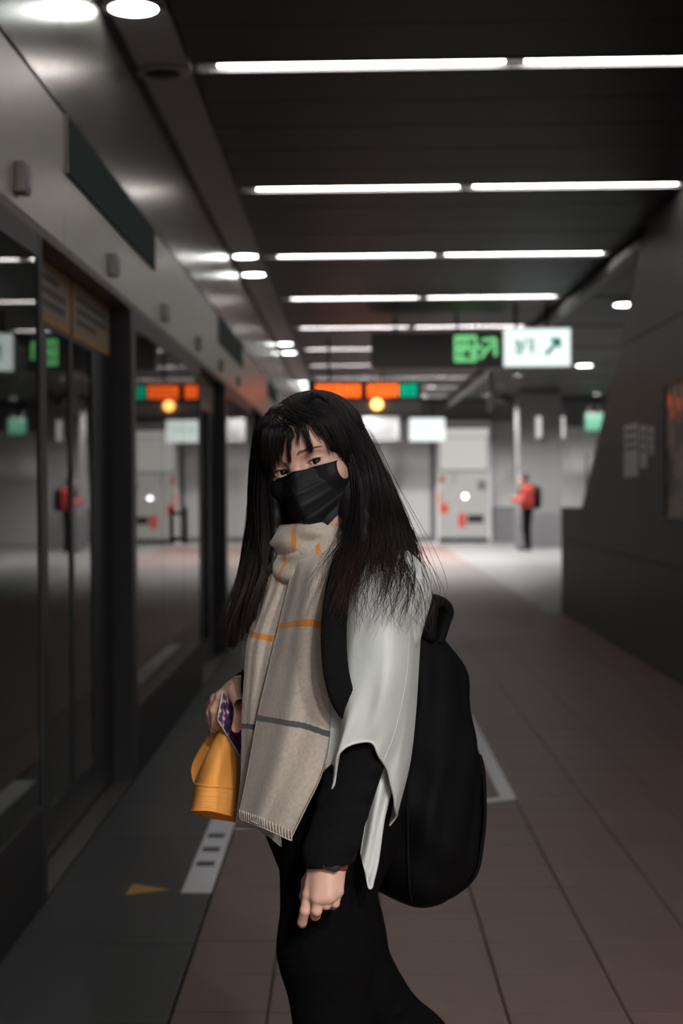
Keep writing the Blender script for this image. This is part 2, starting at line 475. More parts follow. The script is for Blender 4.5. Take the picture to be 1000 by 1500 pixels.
# ================================================================== THINGS: lights
ords = ['nearest', 'second', 'third', 'fourth', 'fifth', 'sixth', 'seventh', 'eighth', 'ninth', 'tenth']
for i, ly in enumerate(LAMP_Y):
    k = i - 3
    lab = (f'{ords[k]} white fluorescent strip in the dark ceiling, counted from the camera' if k >= 0 else
           ['white fluorescent strip in the ceiling far behind the camera', 'white fluorescent strip in the ceiling above the camera',
            'white fluorescent strip in the ceiling above the woman'][i])
    t = thing('ceiling_light', lab, 'ceiling light', (0.86, ly, ZC), 'fluorescent strips across the ceiling')
    x0, x1 = -0.78, 2.44
    prof = [(-.080, -.002), (-.072, -.002), (-.072, .075), (.072, .075), (.072, -.002), (.080, -.002), (.080, .083), (-.080, .083)]
    reparent(prism_x('housing', [(ly + a, ZC + b) for a, b in prof], x0, x1, M['lamp_case']), t)
    for a, b in ((-0.66, 0.80), (0.90, 2.36)):
        tb = lathe('tube', [(0.004, 0), (0.018, 0.004), (0.018, b - a - .004), (0.004, b - a)], (a, ly, ZC + 0.021), M['tube'], seg=8, axis='X', smooth=False)
        reparent(tb, t)
        pieces('end_cap', [(a - .05, a, ly - .022, ly + .022, ZC + .001, ZC + .05), (b, b + .05, ly - .022, ly + .022, ZC + .001, ZC + .05)], M['white_metal'], t)

def downlight(x, y, lab, r=0.115):
    t = thing('downlight', lab, 'downlight', (x, y, ZC - 0.012), 'round downlights')
    rg = lathe('trim_ring', [(r, 0), (r + .02, -.004), (r + .024, -.010), (r + .022, -0.014), (r, -.014), (r - .012, -.008)], (x, y, ZC - 0.012), M['steel_dim'])
    ln = lathe('lens', [(r - .004, -0.004), (r - .006, -.012), (r * .5, -.017), (.01, -.018)], (x, y, ZC - .012), M['downlens'], seg=20)
    kn = lathe('clip', [(.016, -.016), (.014, -.024), (.004, -.026)], (x, y, ZC - .012), M['steel_dim'], seg=10)
    for o in (rg, ln, kn): reparent(o, t)
dl_y = [(5.30, 'round downlight in the steel soffit above the frame'), (6.66, 'round downlight at the top edge of the picture, nearest on the soffit'),
        (13.85, 'nearer of the first pair of downlights in the soffit'), (15.05, 'farther of the first pair of downlights in the soffit'),
        (22.4, 'nearer of the second pair of downlights in the soffit'), (23.9, 'farther of the second pair of downlights in the soffit'),
        (30.8, 'nearer of the last pair of downlights in the soffit'), (32.4, 'farther of the last pair of downlights in the soffit')]
for y, l in dl_y: downlight(-0.945, y, l)
downlight(3.28, 17.9, 'downlight half hidden by the sloping stair wall', 0.15)
for k in range(3):
    downlight(4.2 + 1.1 * k, 27.0 + 0.4 * k, ['downlight over the concourse, nearest the platform', 'downlight over the middle of the concourse', 'downlight over the far side of the concourse'][k], 0.15)
def spot(x, y, lab, w=FAR_FILL_W, size=150, group='added fill spots over the concourse'):
    t = thing('fill_spot', lab, 'ceiling spot', (x, y, ZC), group)
    reparent(lathe('trim_ring', [(.085, .0), (.10, -.004), (.098, -.010), (.080, -.008)], (x, y, ZC), M['white_metal'], seg=20), t)
    reparent(lathe('lens', [(.078, .002), (.07, -.004), (.01, -.005)], (x, y, ZC), M['downlens'], seg=16), t)
    ld = bpy.data.lights.new('fill_beam', 'SPOT'); ld.energy = w; ld.spot_size = R(size); ld.spot_blend = .6; ld.shadow_soft_size = .07
    ld.color = (1.0, .97, .95)
    lo = bpy.data.objects.new('fill_beam', ld); COL.objects.link(lo); lo.location = (0, 0, -.03); lo.parent = t
for i, y in enumerate((29.6, 32.9, 36.0)):  # rows of spots added to lift the light at the far end
    for j, x in enumerate((0.3, 1.8, 3.3, 5.9)):
        spot(x, y, f'added fill spot over the concourse, row {["nearest", "middle", "farthest"][i]}, {["first", "second", "third", "fourth"][j]} from the screen doors')
for i, (x, y) in enumerate(((1.0, -3.4), (2.0, -3.4), (1.0, -1.2), (2.0, -1.2))):  # unseen spots added to light the woman from the front
    spot(x, y, f'added fill spot in the ceiling behind the camera, {["far left", "far right", "near left", "near right"][i]} of four', NEAR_FILL_W, 160, 'added fill spots behind the camera')
# soffit speaker grille
t = thing('ceiling_speaker', 'round dark speaker grille in the soffit', 'speaker', (-0.945, 7.72, ZC - .012))
reparent(lathe('rim', [(.09, 0), (.13, -.003), (.135, -.010), (.12, -.016), (.105, -.012)], (-0.945, 7.72, ZC - .012), M['soffit']), t)
reparent(lathe('grille', [(.10, -.011), (.07, -.022), (.03, -.028), (.005, -.029)], (-0.945, 7.72, ZC - .012), M['kick'], seg=20), t)

# ================================================================== THINGS: screen door fittings
for i, (y0, y1) in enumerate([(5.78, 8.38), (12.5, 15.3), (20.0, 22.6)]):
    t = thing('route_panel', ['long dark green panel on the near steel header', 'dark green panel farther along the steel header', 'small dark green panel at the far end of the header'][i], 'panel', (XL, y0, 2.68), 'green header panels')
    reparent(box('plate', XL + .0005, XL + .012, y0, y1, 2.68, 2.905, M['green_panel'], None, bev=.003), t)
    pieces('edge_trim', [(XL + .0005, XL + .014, y0 - .012, y0, 2.68, 2.905), (XL + .0005, XL + .014, y1, y1 + .012, 2.68, 2.905)], M['steel_dim'], t)
for i in range(6):
    y = 4.95 + 1.93 * i
    t = thing('indicator_box', f'small grey indicator box on the steel header, {ords[i]} from the camera', 'indicator', (XL, y, 2.49), 'indicator boxes')
    reparent(box('housing', XL, XL + .035, y - .05, y + .05, 2.44, 2.54, M['steel_dim'], None, bev=.006), t)
    reparent(box('lens', XL + .033, XL + .040, y - .032, y + .032, 2.455, 2.525, M['grey_mid'], None, bev=.003), t)
M['sticker'] = mat('sticker_paper', (0.48, 0.37, 0.25), 0.6, noise=.1, nscale=8)
M['sticker_edge'] = mat('sticker_border', (0.70, 0.38, 0.10), 0.6)
M['sticker_ink'] = mat('sticker_ink', (0.12, 0.12, 0.125), 0.6)
def sticker(y0, y1, z0, z1, lab, seed):
    x = -1.19
    t = thing('door_sign', lab, 'sign', (x, y0, z0), 'notices on the platform doors')
    reparent(box('border', x + .0005, x + .004, y0, y1, z0, z1, M['sticker_edge']), t)
    reparent(box('face', x + .003, x + .005, y0 + .02, y1 - .02, z0 + .025, z1 - .015, M['sticker']), t)
    rr = random.Random(seed); L = []
    for r in range(3):
        zz = z1 - .05 - r * .05
        L.append((x + .0045, x + .0056, y0 + .08, y0 + .08 + (y1 - y0 - .16) * rr.uniform(.6, 1), zz - .030, zz))
    stuff(reparent(boxes('print', L, M['sticker_ink']), t))
sticker(5.70, 6.385, 2.12, 2.36, 'tan notice on the glass of the near platform door leaf', 1)
sticker(6.45, 7.42, 2.12, 2.36, 'wider tan notice on the second platform door leaf', 2)
sticker(11.5, 13.1, 2.10, 2.36, 'tan notice on the farther pair of platform doors', 3)
# ================================================================== THINGS: floor markings
def marking(name, pts, m, lab, z=0.0008):
    return tag(prism_z(name, pts, z, z + .0022, m), lab, 'floor marking')
t = thing('queue_strip', 'white painted strip with three dark bars below the orange hat', 'floor marking', (-0.56, 5.39, 0))
reparent(prism_z('paint', [(-.617, 5.39), (-.507, 5.39), (-.507, 7.45), (-.617, 7.45)], .0012, .004, M['paint']), t)
for y in (5.80, 6.03, 6.27):
    reparent(prism_z('bar', [(-.602, y - .035), (-.532, y - .035), (-.532, y + .035), (-.602, y + .035)], .004, .0052, M['paint_dark']), t)
t = thing('queue_strip', 'white painted strip before the second pair of platform doors', 'floor marking', (-0.56, 11.2, 0))
reparent(prism_z('paint', [(-.617, 11.2), (-.507, 11.2), (-.507, 13.9), (-.617, 13.9)], .0012, .004, M['paint']), t)
for y in (11.6, 11.83, 12.07):
    reparent(prism_z('bar', [(-.602, y - .035), (-.532, y - .035), (-.532, y + .035), (-.602, y + .035)], .004, .0052, M['paint_dark']), t)
pa, pb, pc_ = atZ(184, 1311), atZ(195, 1296), atZ(246, 1304)
marking('arrow_mark', [(pa.x, pa.y), (pc_.x, pc_.y), (pb.x, pb.y)], M['paint_yellow'], 'small yellow triangle painted on the dark platform edge', .0012)
w = .07
marking('queue_line', [(-.50, 6.40), (.77, 7.02), (.77, 9.6), (.77 - w, 9.6), (.77 - w, 7.06), (-.50, 6.46)], M['paint'], 'white angled queue line on the tiles behind the backpack')

# ================================================================== THINGS: signs
def hang(t, xs_, y, z):
    pieces('hanger', [(x - .018, x + .018, y - .018, y + .018, z, ZC + .02) for x in xs_], M['black'], t)
def sign_box(name, p0, p1, y, m_face, lab, depth=.12, m_case=None, cat='sign', hangers=True):
    a = atY(*p0, y); b = atY(*p1, y)
    x0, x1, z0, z1 = min(a.x, b.x), max(a.x, b.x), min(a.z, b.z), max(a.z, b.z)
    t = thing(name, lab, cat, ((x0 + x1) / 2, y, z0))
    reparent(box('case', x0 - .015, x1 + .015, y + .004, y + depth, z0 - .015, z1 + .015, m_case or M['white_metal'], None, bev=.012), t)
    if m_face: reparent(box('face', x0, x1, y, y + .01, z0, z1, m_face), t)
    if hangers: hang(t, (x0 + .18 * (x1 - x0), x0 + .66 * (x1 - x0)), y + depth / 2, z1 + .012)
    return t, x0, x1, z0, z1
def poly_face(name, t, y, frame, polys, m):           # polygons in 0..1 coordinates of the sign face (u right, v down)
    x0, x1, z0, z1 = frame
    V, F = [], []
    for p in polys:
        n = len(V)
        V += [(x0 + u * (x1 - x0), y, z1 - v * (z1 - z0)) for u, v in p]
        V += [(x0 + u * (x1 - x0), y + .004, z1 - v * (z1 - z0)) for u, v in p]
        k = len(p)
        F.append(tuple(range(n, n + k))); F += [(n + i, n + k + i, n + k + (i + 1) % k, n + (i + 1) % k) for i in range(k)]
    o = reparent(mesh_obj(name, V, F, m), t)
    if len(polys) > 2: stuff(o)
def stroke(a, b, w, asp):                              # a thick line in face coordinates
    dx, dy = (b[0] - a[0]) * asp, b[1] - a[1]
    L = math.hypot(dx, dy); nx, ny = -dy / L * w / 2, dx / L * w / 2
    return [(a[0] + nx / asp, a[1] + ny), (b[0] + nx / asp, b[1] + ny), (b[0] - nx / asp, b[1] - ny), (a[0] - nx / asp, a[1] - ny)]
# white exit sign with dark green characters and arrow
t, x0, x1, z0, z1 = sign_box('exit_sign', (738, 482), (835, 536), 18.0, M['sign_white'], 'white lit exit sign with green characters and slanting arrow')
asp = (x1 - x0) / (z1 - z0)
polys = [stroke(a, b, .055, asp) for a, b in [((.195, .27), (.195, .68)), ((.20, .30), (.26, .50)), ((.325, .27), (.235, .70)), ((.275, .45), (.275, .60)),
                                           ((.35, .30), (.44, .30)), ((.435, .27), (.435, .68)), ((.385, .42), (.385, .55))]]
poly_face('characters', t, 17.994, (x0, x1, z0, z1), polys, M['green_glyph'])
ar = [(.605, .66), (.745, .40), (.68, .25), (.86, .25), (.86, .56), (.795, .46), (.65, .73)]
poly_face('arrow', t, 17.994, (x0, x1, z0, z1), [ar], M['green_glyph'])
# long dark direction sign with green characters
t, x0, x1, z0, z1 = sign_box('direction_sign', (545, 490), (734, 537), 19.2, None, 'long dark hanging sign with lit green exit characters', .14, M['dark_sign'])
asp = (x1 - x0) / (z1 - z0)
g0, g1 = .64, .80
polys = [stroke(a, b, .10, asp) for a, b in [((g0 + .01, .08), (g0 + .01, .82)), ((g0 + .055, .08), (g0 + .055, .82)), ((g0 + .10, .08), (g0 + .10, .45)), ((g0 + .16, .08), (g0 + .16, .82)),
         ((g0, .10), (g0 + .165, .10)), ((g0, .45), (g0 + .165, .45)), ((g0, .80), (g0 + .165, .80)), ((g0 + .11, .62), (g0 + .165, .62)),
         ((.835, .75), (.93, .30)), ((.85, .20), (.955, .16)), ((.955, .15), (.955, .68)), ((.825, .35), (.86, .5))]]
poly_face('characters', t, 19.196, (x0, x1, z0, z1), polys, M['sign_green_lit'])
# LED train board
t, x0, x1, z0, z1 = sign_box('led_board', (452, 560), (616, 606), 21.6, M['black'], 'hanging train board with orange and green LED characters', .25, M['tray'], 'display')
fr = (x0, x1, z0, z1)
def led_block(u0, u1, n, v0=.06, v1=.48):
    L = []
    w = (u1 - u0) / n
    rr = random.Random(int(u0 * 1000))
    for i in range(n):
        a = u0 + i * w + w * .06; b = u0 + (i + 1) * w - w * .06
        hh = (v1 - v0)
        for q in range(3):
            v = v0 + hh * (q + .5) / 3 + rr.uniform(-.02, .02)
            L.append([(a, v - .05), (b, v - .05), (b, v + .05), (a, v + .05)])
        for q in range(2):
            u = a + (b - a) * (.15 + .7 * q) + rr.uniform(-.004, .004)
            L.append([(u - .008, v0), (u + .008, v0), (u + .008, v1), (u - .008, v1)])
    return L
poly_face('orange_characters', t, 21.594, fr, led_block(.06, .47, 5) + led_block(.52, .80, 4), M['led_orange'])
poly_face('green_characters', t, 21.594, fr, led_block(.815, .97, 2), M['led_green'])
reparent(box('lower_board', x0 + .02, x1 - .01, 21.592, 21.60, z0 + .01, z0 + (z1 - z0) * .42, M['tray']), t)
c = atY(552, 592, 21.58)
reparent(lathe('amber_lamp', [(.01, .05), (.05, .045), (.075, .02), (.078, 0)][::-1], (c.x, c.y, c.z), M['amber'], seg=16, axis='Y'), t)
# far signs
t, x0, x1, z0, z1 = sign_box('station_sign', (600, 613), (651, 645), 37.3, M['sign_white'], 'white lit sign box hanging by the far wall', .18)
asp = (x1 - x0) / (z1 - z0)
poly_face('characters', t, 37.292, (x0, x1, z0, z1), [stroke((.2, .45), (.8, .45), .03, asp), stroke((.22, .35), (.24, .6), .03, asp)], M['green_box'])
t, x0, x1, z0, z1 = sign_box('clock_sign', (533, 612), (583, 645), 36.6, M['grey_col'], 'unlit grey sign box hanging left of the white one', .2, M['grey_col'])
reparent(box('screen', x0 + .10, x1 - .10, 36.59, 36.60, z0 + .08, z0 + .36, M['grey_dark']), t)
a, b = atY(857, 606, 36.5), atY(884, 630, 36.5)
t = thing('green_sign', 'small glowing green sign above the stair wall', 'sign', ((a.x + b.x) / 2, 36.5, b.z))
reparent(box('face', a.x, b.x, 36.5, 36.52, b.z, a.z, M['green_box']), t)
reparent(box('case', a.x - .01, b.x + .01, 36.52, 36.64, b.z - .01, a.z + .01, M['black'], None, bev=.01), t)
hang(t, (a.x + .1, b.x - .1), 36.58, a.z)
for i, px in enumerate((789, 823)):
    a, b = atY(px - 4, 610, 36.8 if i else 34.9), atY(px + 4, 641, 36.8 if i else 34.9)
    t = thing('wall_lamp', ['upright white lamp on the grey column', 'upright white lamp beside the white panel'][i], 'lamp', ((a.x + b.x) / 2, a.y, b.z))
    reparent(box('diffuser', a.x, b.x, a.y, a.y + .06, b.z, a.z, M['strip_lit'], None, bev=.015), t)
    reparent(box('bracket', a.x + .02, b.x - .02, a.y + .06, 35.2 if i == 0 else 38.93, b.z + .1, b.z + .2, M['grey_dark']), t)
# hanging camera
t = thing('security_camera', 'white security camera hanging on a pole below the tray', 'camera', (2.51, 26.6, 2.78))
p0, p1 = atY(718, 553, 26.6), atY(718, 602, 26.6)
cx, cz = p0.x, p1.z
reparent(box('pole', cx - .05, cx + .05, 26.56, 26.66, cz, 3.468, M['white_wall'], None, bev=.02), t)
reparent(box('body', cx - .02, cx + .30, 26.48, 26.62, cz + .14, cz + .30, M['white_wall'], None, bev=.03), t)
reparent(lathe('lens', [(.05, 0), (.06, .03), (.05, .05)], (cx + .26, 26.48, cz + .21), M['black'], seg=14, axis='Y'), t)
t = thing('cable_tray', 'long grey cable tray running along the ceiling', 'cable tray', (2.5, 8, 3.47))
reparent(prism_y('channel', [(2.46, 3.47), (2.57, 3.47), (2.57, 3.55), (2.555, 3.55), (2.555, 3.485), (2.475, 3.485), (2.475, 3.55), (2.46, 3.55)], 7.0, 38.8, M['tray']), t)
pieces('hanger', [(2.50, 2.53, 8 + 3.18 * i, 8.03 + 3.18 * i, 3.485, ZC + .08) for i in range(10)], M['tray'], t)

# poster and notices on the stair wall
def poster_mat():
    m = mat('poster_print', (0.1, 0.1, 0.1), 0.35)
    nt = m.node_tree; b = nt.nodes['Principled BSDF']
    tc = nt.nodes.new('ShaderNodeTexCoord')
    n = nt.nodes.new('ShaderNodeTexNoise'); n.inputs['Scale'].default_value = 5.0; n.inputs['Detail'].default_value = 2
    nt.links.new(tc.outputs['Object'], n.inputs['Vector'])
    cr = nt.nodes.new('ShaderNodeValToRGB')
    e = cr.color_ramp.elements
    e[0].position = .30; e[0].color = (.04, .055, .055, 1); e[1].position = .72; e[1].color = (.85, .66, .55, 1)
    for p, c in ((.45, (.10, .12, .10, 1)), (.55, (.45, .28, .22, 1)), (.62, (.22, .22, .20, 1))):
        x = e.new(p); x.color = c
    nt.links.new(n.outputs['Fac'], cr.inputs[0]); nt.links.new(cr.outputs[0], b.inputs['Base Color'])
    return m
t = thing('poster_frame', 'framed dark poster with orange lanterns on the stair wall', 'poster', (XR - .012, 11.0, 1.19))
X = XR - .012
reparent(box('print', X - .014, X - .008, 10.72, 11.46, 1.22, 2.21, poster_mat()), t)
pieces('frame_bar', [(X - .03, X, 10.68, 10.72, 1.18, 2.25), (X - .03, X, 11.46, 11.50, 1.18, 2.25), (X - .03, X, 10.72, 11.46, 2.21, 2.25), (X - .03, X, 10.72, 11.46, 1.18, 1.22)], M['frame'], t)
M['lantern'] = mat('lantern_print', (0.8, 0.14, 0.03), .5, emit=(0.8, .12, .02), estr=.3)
for yy, zz, rr in ((11.31, 2.09, .055), (11.2, 1.99, .04), (11.0, 2.05, .05)):
    reparent(lathe('lantern', [(rr, 0), (rr * .98, .002)], (X - .016, yy, zz), M['lantern'], seg=16, axis='X', smooth=False), t)
M['paper'] = mat('notice_paper', (0.75, 0.72, 0.70), .6, noise=.25, nscale=12)
for i, (ya, yb, z0, z1) in enumerate([(12.62, 13.25, 1.53, 1.98), (12.25, 12.52, 1.60, 1.95), (11.98, 12.16, 1.70, 1.93)]):
    t = thing('notice', ['widest grey paper notice on the stair wall', 'middle narrow paper notice on the stair wall', 'smallest paper notice on the stair wall, nearest the poster'][i], 'notice', (X, ya, z0), 'notices on the stair wall')
    reparent(box('sheet', X - .004, X - .001, ya, yb, z0, z1, M['paper']), t)
    stuff(reparent(boxes('print', [(X - .0046, X - .004, ya + .05, yb - .05, z1 - .08 - .07 * j, z1 - .05 - .07 * j) for j in range(3)], M['sticker_ink']), t))

# lit lift entrance at the far wall
t = thing('lift_entrance', 'bright white lift entrance with posters at the far wall', 'lift', (2.88, 38.9, 0))
yw = 38.72
a, b = atY(641, 622, yw), atY(717, 796, yw)
lx0, lx1 = a.x, b.x; H = a.z
pieces('frame_post', [(lx0 - .05, lx0 + .02, yw, 38.95, 0, H), (lx1 - .02, lx1 + .05, yw, 38.95, 0, H)], M['white_metal'], t)
pieces('frame_head', [(lx0 - .05, lx1 + .05, yw, 38.95, H, H + .1)], M['white_metal'], t)
reparent(box('light_panel', lx0 + .05, lx1 - .05, yw + .04, yw + .1, 1.86, H - .34, M['lift_lit']), t)
reparent(box('upper_panel', lx0 + .02, lx1 - .02, yw + .04, yw + .1, H - .32, H - .1, M['lift_lit']), t)
M['lift_white'] = emat('lift_door_light', (1.0, .96, .91), .42)
md = lx0 + .42
for a_, b_ in ((lx0 + .02, md - .03), (md + .03, lx1 - .02)):
    d = reparent(box('door', a_, b_, yw + .06, yw + .12, .12, 1.82, M['lift_white']), t)
reparent(box('mullion', md - .03, md + .03, yw + .02, yw + .12, .1, 1.84, M['grey_mid']), t)
lpos = lambda px, py: atY(px, py, yw + .05)
for (x0p, x1p, y0p, y1p, mm, nm) in [(684, 708, 754, 766, 'black', 'dark_plate'), (671, 682, 752, 772, 'red', 'red_notice'), (637, 646, 720, 738, 'red', 'red_notice'),
                                 (644, 656, 738, 752, 'red', 'red_notice'), (699, 712, 704, 718, 'grey_dark', 'dark_notice'), (643, 651, 698, 706, 'red', 'red_notice')]:
    a, b = lpos(x0p, y1p), lpos(x1p, y0p)
    reparent(box(nm, a.x, b.x, yw + .035, yw + .055, a.z, b.z, M[mm], None, bev=.004), t)
c = lpos(681, 727)
reparent(lathe('spot_lamp', [(.05, 0), (.045, .03), (.01, .04)], (c.x, yw + .02, c.z), M['spot'], seg=14, axis='Y'), t)

# ------------------------------------------------------------------ bring the place to metres
for me in list(bpy.data.meshes): me.transform(Matrix.Scale(S_WORLD, 4))
for o in list(COL.objects):
    if o is cam: continue
    o.location = Vector(o.location) * S_WORLD
for o in list(COL.objects):
    if o.parent is not None and o.matrix_parent_inverse != Matrix.Identity(4):
        o.matrix_parent_inverse = Matrix.Translation(-Vector(o.parent.location))
for ld in bpy.data.lights: ld.energy *= S_WORLD ** 2
CAM_LOC = CAM_LOC * S_WORLD
cam.location = CAM_LOC

# ================================================================== sculpting helpers (signed distance fields -> mesh)
class Field:
    def __init__(self, lo, hi, h):
        self.lo = np.array(lo, float); self.h = h
        n = np.ceil((np.array(hi) - self.lo) / h).astype(int) + 1
        self.n = n
        self.a = np.full(n, 0.2, np.float32)
    def sub(self, lo, hi):
        i0 = np.maximum(0, np.floor((np.array(lo) - self.lo) / self.h).astype(int))
        i1 = np.minimum(self.n, np.ceil((np.array(hi) - self.lo) / self.h).astype(int) + 1)
        if np.any(i1 <= i0): return None, None
        ax = [self.lo[d] + self.h * np.arange(i0[d], i1[d]) for d in range(3)]
        g = np.meshgrid(*ax, indexing='ij')
        return tuple(slice(i0[d], i1[d]) for d in range(3)), np.stack(g, -1)
    def put(self, d, sl, k=0.0, op='u'):
        a = self.a[sl]
        if op == 's': d = -d; 
        if k > 0:
            hh = np.maximum(k - np.abs(a - d), 0) / k
            q = hh * hh * k * 0.25
        else: q = 0
        self.a[sl] = (np.minimum(a, d) - q) if op == 'u' else (np.maximum(a, d) + q)
    def cap(self, a, b, ra, rb=None, k=0.0, op='u', sq=None):      # round cone; sq = (axis vector, scale) flattens across an axis
        rb = ra if rb is None else rb
        a = np.array(a, float); b = np.array(b, float)
        m = max(ra, rb) * (1.6 if sq is not None else 1) + k + 3 * self.h + 0.02
        sl, p = self.sub(np.minimum(a, b) - m, np.maximum(a, b) + m)
        if sl is None: return
        ba = b - a; L2 = max(ba.dot(ba), 1e-12)
        pa = p - a
        t = np.clip((pa @ ba) / L2, 0, 1)
        q = pa - t[..., None] * ba
        if sq is not None:
            ax = np.array(sq[0], float); ax /= np.linalg.norm(ax)
            q = q + ((q @ ax) * (1 / sq[1] - 1))[..., None] * ax
        d = np.linalg.norm(q, axis=-1) - (ra + (rb - ra) * t)
        self.put(d.astype(np.float32), sl, k, op)
    def ell(self, c, r, rot=None, k=0.0, op='u', pw=2.0):
        c = np.array(c, float); r = np.array(r, float)
        m = r.max() * 1.2 + k + 3 * self.h + 0.02
        sl, p = self.sub(c - m, c + m)
        if sl is None: return
        q = p - c
        if rot is not None: q = q @ np.array(rot)              # columns of rot = local axes
        if pw == 2.0:
            k0 = np.linalg.norm(q / r, axis=-1); k1 = np.linalg.norm(q / (r * r), axis=-1) + 1e-9
            d = k0 * (k0 - 1) / k1
        else:
            k0 = (np.abs(q / r) ** pw).sum(-1) ** (1 / pw)
            d = (k0 - 1) * r.min()
        self.put(d.astype(np.float32), sl, k, op)
    def half(self, pt, nrm, k=0.0, lo=None, hi=None):           # keeps the side the normal points away from
        lo = self.lo if lo is None else lo; hi = self.lo + self.h * self.n if hi is None else hi
        sl, p = self.sub(lo, hi)
        d = ((p - np.array(pt)) @ np.array(nrm)).astype(np.float32)
        self.put(-d, sl, k, 's')
    def mesh(self):
        a = self.a; n = self.n
        ins = a < 0
        c = np.zeros(tuple(n - 1), np.int8)
        offs = [(i, j, k) for i in (0, 1) for j in (0, 1) for k in (0, 1)]
        def cut(arr, o): return arr[o[0]:n[0] - 1 + o[0], o[1]:n[1] - 1 + o[1], o[2]:n[2] - 1 + o[2]]
        for o in offs: c += cut(ins, o)
        act = (c > 0) & (c < 8)
        idx = np.argwhere(act)
        vid = np.full(act.shape, -1, np.int64); vid[act] = np.arange(len(idx))
        acc = np.zeros((len(idx), 3)); cnt = np.zeros(len(idx))
        vals = {o: a[idx[:, 0] + o[0], idx[:, 1] + o[1], idx[:, 2] + o[2]].astype(float) for o in offs}
        for o in offs:
            for d in range(3):
                if o[d]: continue
                o2 = list(o); o2[d] = 1; o2 = tuple(o2)
                v0, v1 = vals[o], vals[o2]
                s = (v0 < 0) != (v1 < 0)
                t = v0[s] / (v0[s] - v1[s])
                pt = np.tile(np.array(o, float), (s.sum(), 1)); pt[:, d] += t
                acc[s] += pt; cnt[s] += 1
        V = self.lo + self.h * (idx + acc / cnt[:, None])
        F = []
        for d in range(3):
            e = [1, 2] if d == 0 else ([2, 0] if d == 1 else [0, 1])
            s0 = [slice(0, None)] * 3; s1 = [slice(0, None)] * 3
            s0[d] = slice(0, n[d] - 1); s1[d] = slice(1, n[d])
            A, B = ins[tuple(s0)], ins[tuple(s1)]
            ed = np.argwhere(A != B)
            ed = ed[(ed[:, e[0]] > 0) & (ed[:, e[1]] > 0) & (ed[:, e[0]] < n[e[0]] - 1) & (ed[:, e[1]] < n[e[1]] - 1)]
            if not len(ed): continue
            u = np.zeros(3, int); v = np.zeros(3, int); u[e[0]] = 1; v[e[1]] = 1
            g = lambda q: vid[q[:, 0], q[:, 1], q[:, 2]]
            quad = np.stack([g(ed - u - v), g(ed - v), g(ed), g(ed - u)], 1)
            flip = ~A[ed[:, 0], ed[:, 1], ed[:, 2]]
            quad[flip] = quad[flip][:, ::-1]
            F.append(quad)
        F = np.concatenate(F)
        return V, F[(F >= 0).all(1)]

def np_mesh(name, V, F, m=None, parent=None, smooth=True, mats=None, midx=None):
    me = bpy.data.meshes.new(name)
    V = np.asarray(V, np.float32); F = np.asarray(F, np.int32)
    k = F.shape[1]
    me.vertices.add(len(V)); me.vertices.foreach_set('co', V.ravel())
    me.loops.add(F.size); me.loops.foreach_set('vertex_index', F.ravel())
    me.polygons.add(len(F))
    me.polygons.foreach_set('loop_start', np.arange(0, F.size, k, dtype=np.int32))
    me.polygons.foreach_set('loop_total', np.full(len(F), k, np.int32))
    for q in (mats or ([m] if m else [])): me.materials.append(q)
    if midx is not None: me.polygons.foreach_set('material_index', np.asarray(midx, np.int32))
    me.update(calc_edges=True); me.validate()
    me.polygons.foreach_set('use_smooth', np.full(len(me.polygons), smooth))
    o = bpy.data.objects.new(name, me); COL.objects.link(o)
    if parent is not None: reparent(o, parent)
    return o
def join_np(parts):
    V, F, n = [], [], 0
    for v, f in parts:
        V.append(v); F.append(f + n); n += len(v)
    return np.concatenate(V), np.concatenate(F)

def crom(P, n):                                            # Catmull-Rom resample of a polyline (k,d) to n points
    P = np.asarray(P, float)
    if len(P) == 2: return P[0] + (P[1] - P[0]) * np.linspace(0, 1, n)[:, None]
    Q = np.vstack([2 * P[0] - P[1], P, 2 * P[-1] - P[-2]])
    seg = np.linalg.norm(np.diff(P, axis=0), axis=1) ** 0.5 + 1e-9
    T = np.concatenate([[0], np.cumsum(seg)]); T /= T[-1]
    t = np.linspace(0, 1, n)
    i = np.clip(np.searchsorted(T, t, side='right') - 1, 0, len(P) - 2)
    u = ((t - T[i]) / (T[i + 1] - T[i]))[:, None]
    p0, p1, p2, p3 = Q[i], Q[i + 1], Q[i + 2], Q[i + 3]
    return 0.5 * (2 * p1 + (-p0 + p2) * u + (2 * p0 - 5 * p1 + 4 * p2 - p3) * u ** 2 + (-p0 + 3 * p1 - 3 * p2 + p3) * u ** 3)
def grid_surface(curves, nu, nv):                          # curves: list of polylines -> (nu, nv, 3)
    rows = np.stack([crom(c, nv) for c in curves])
    return np.stack([crom(rows[:, j], nu) for j in range(nv)], 1)
def grid_faces(nu, nv, closed_u=False):
    F = []
    for i in range(nu if closed_u else nu - 1):
        i2 = (i + 1) % nu
        for j in range(nv - 1):
            F.append((i * nv + j, i2 * nv + j, i2 * nv + j + 1, i * nv + j + 1))
    return np.array(F)
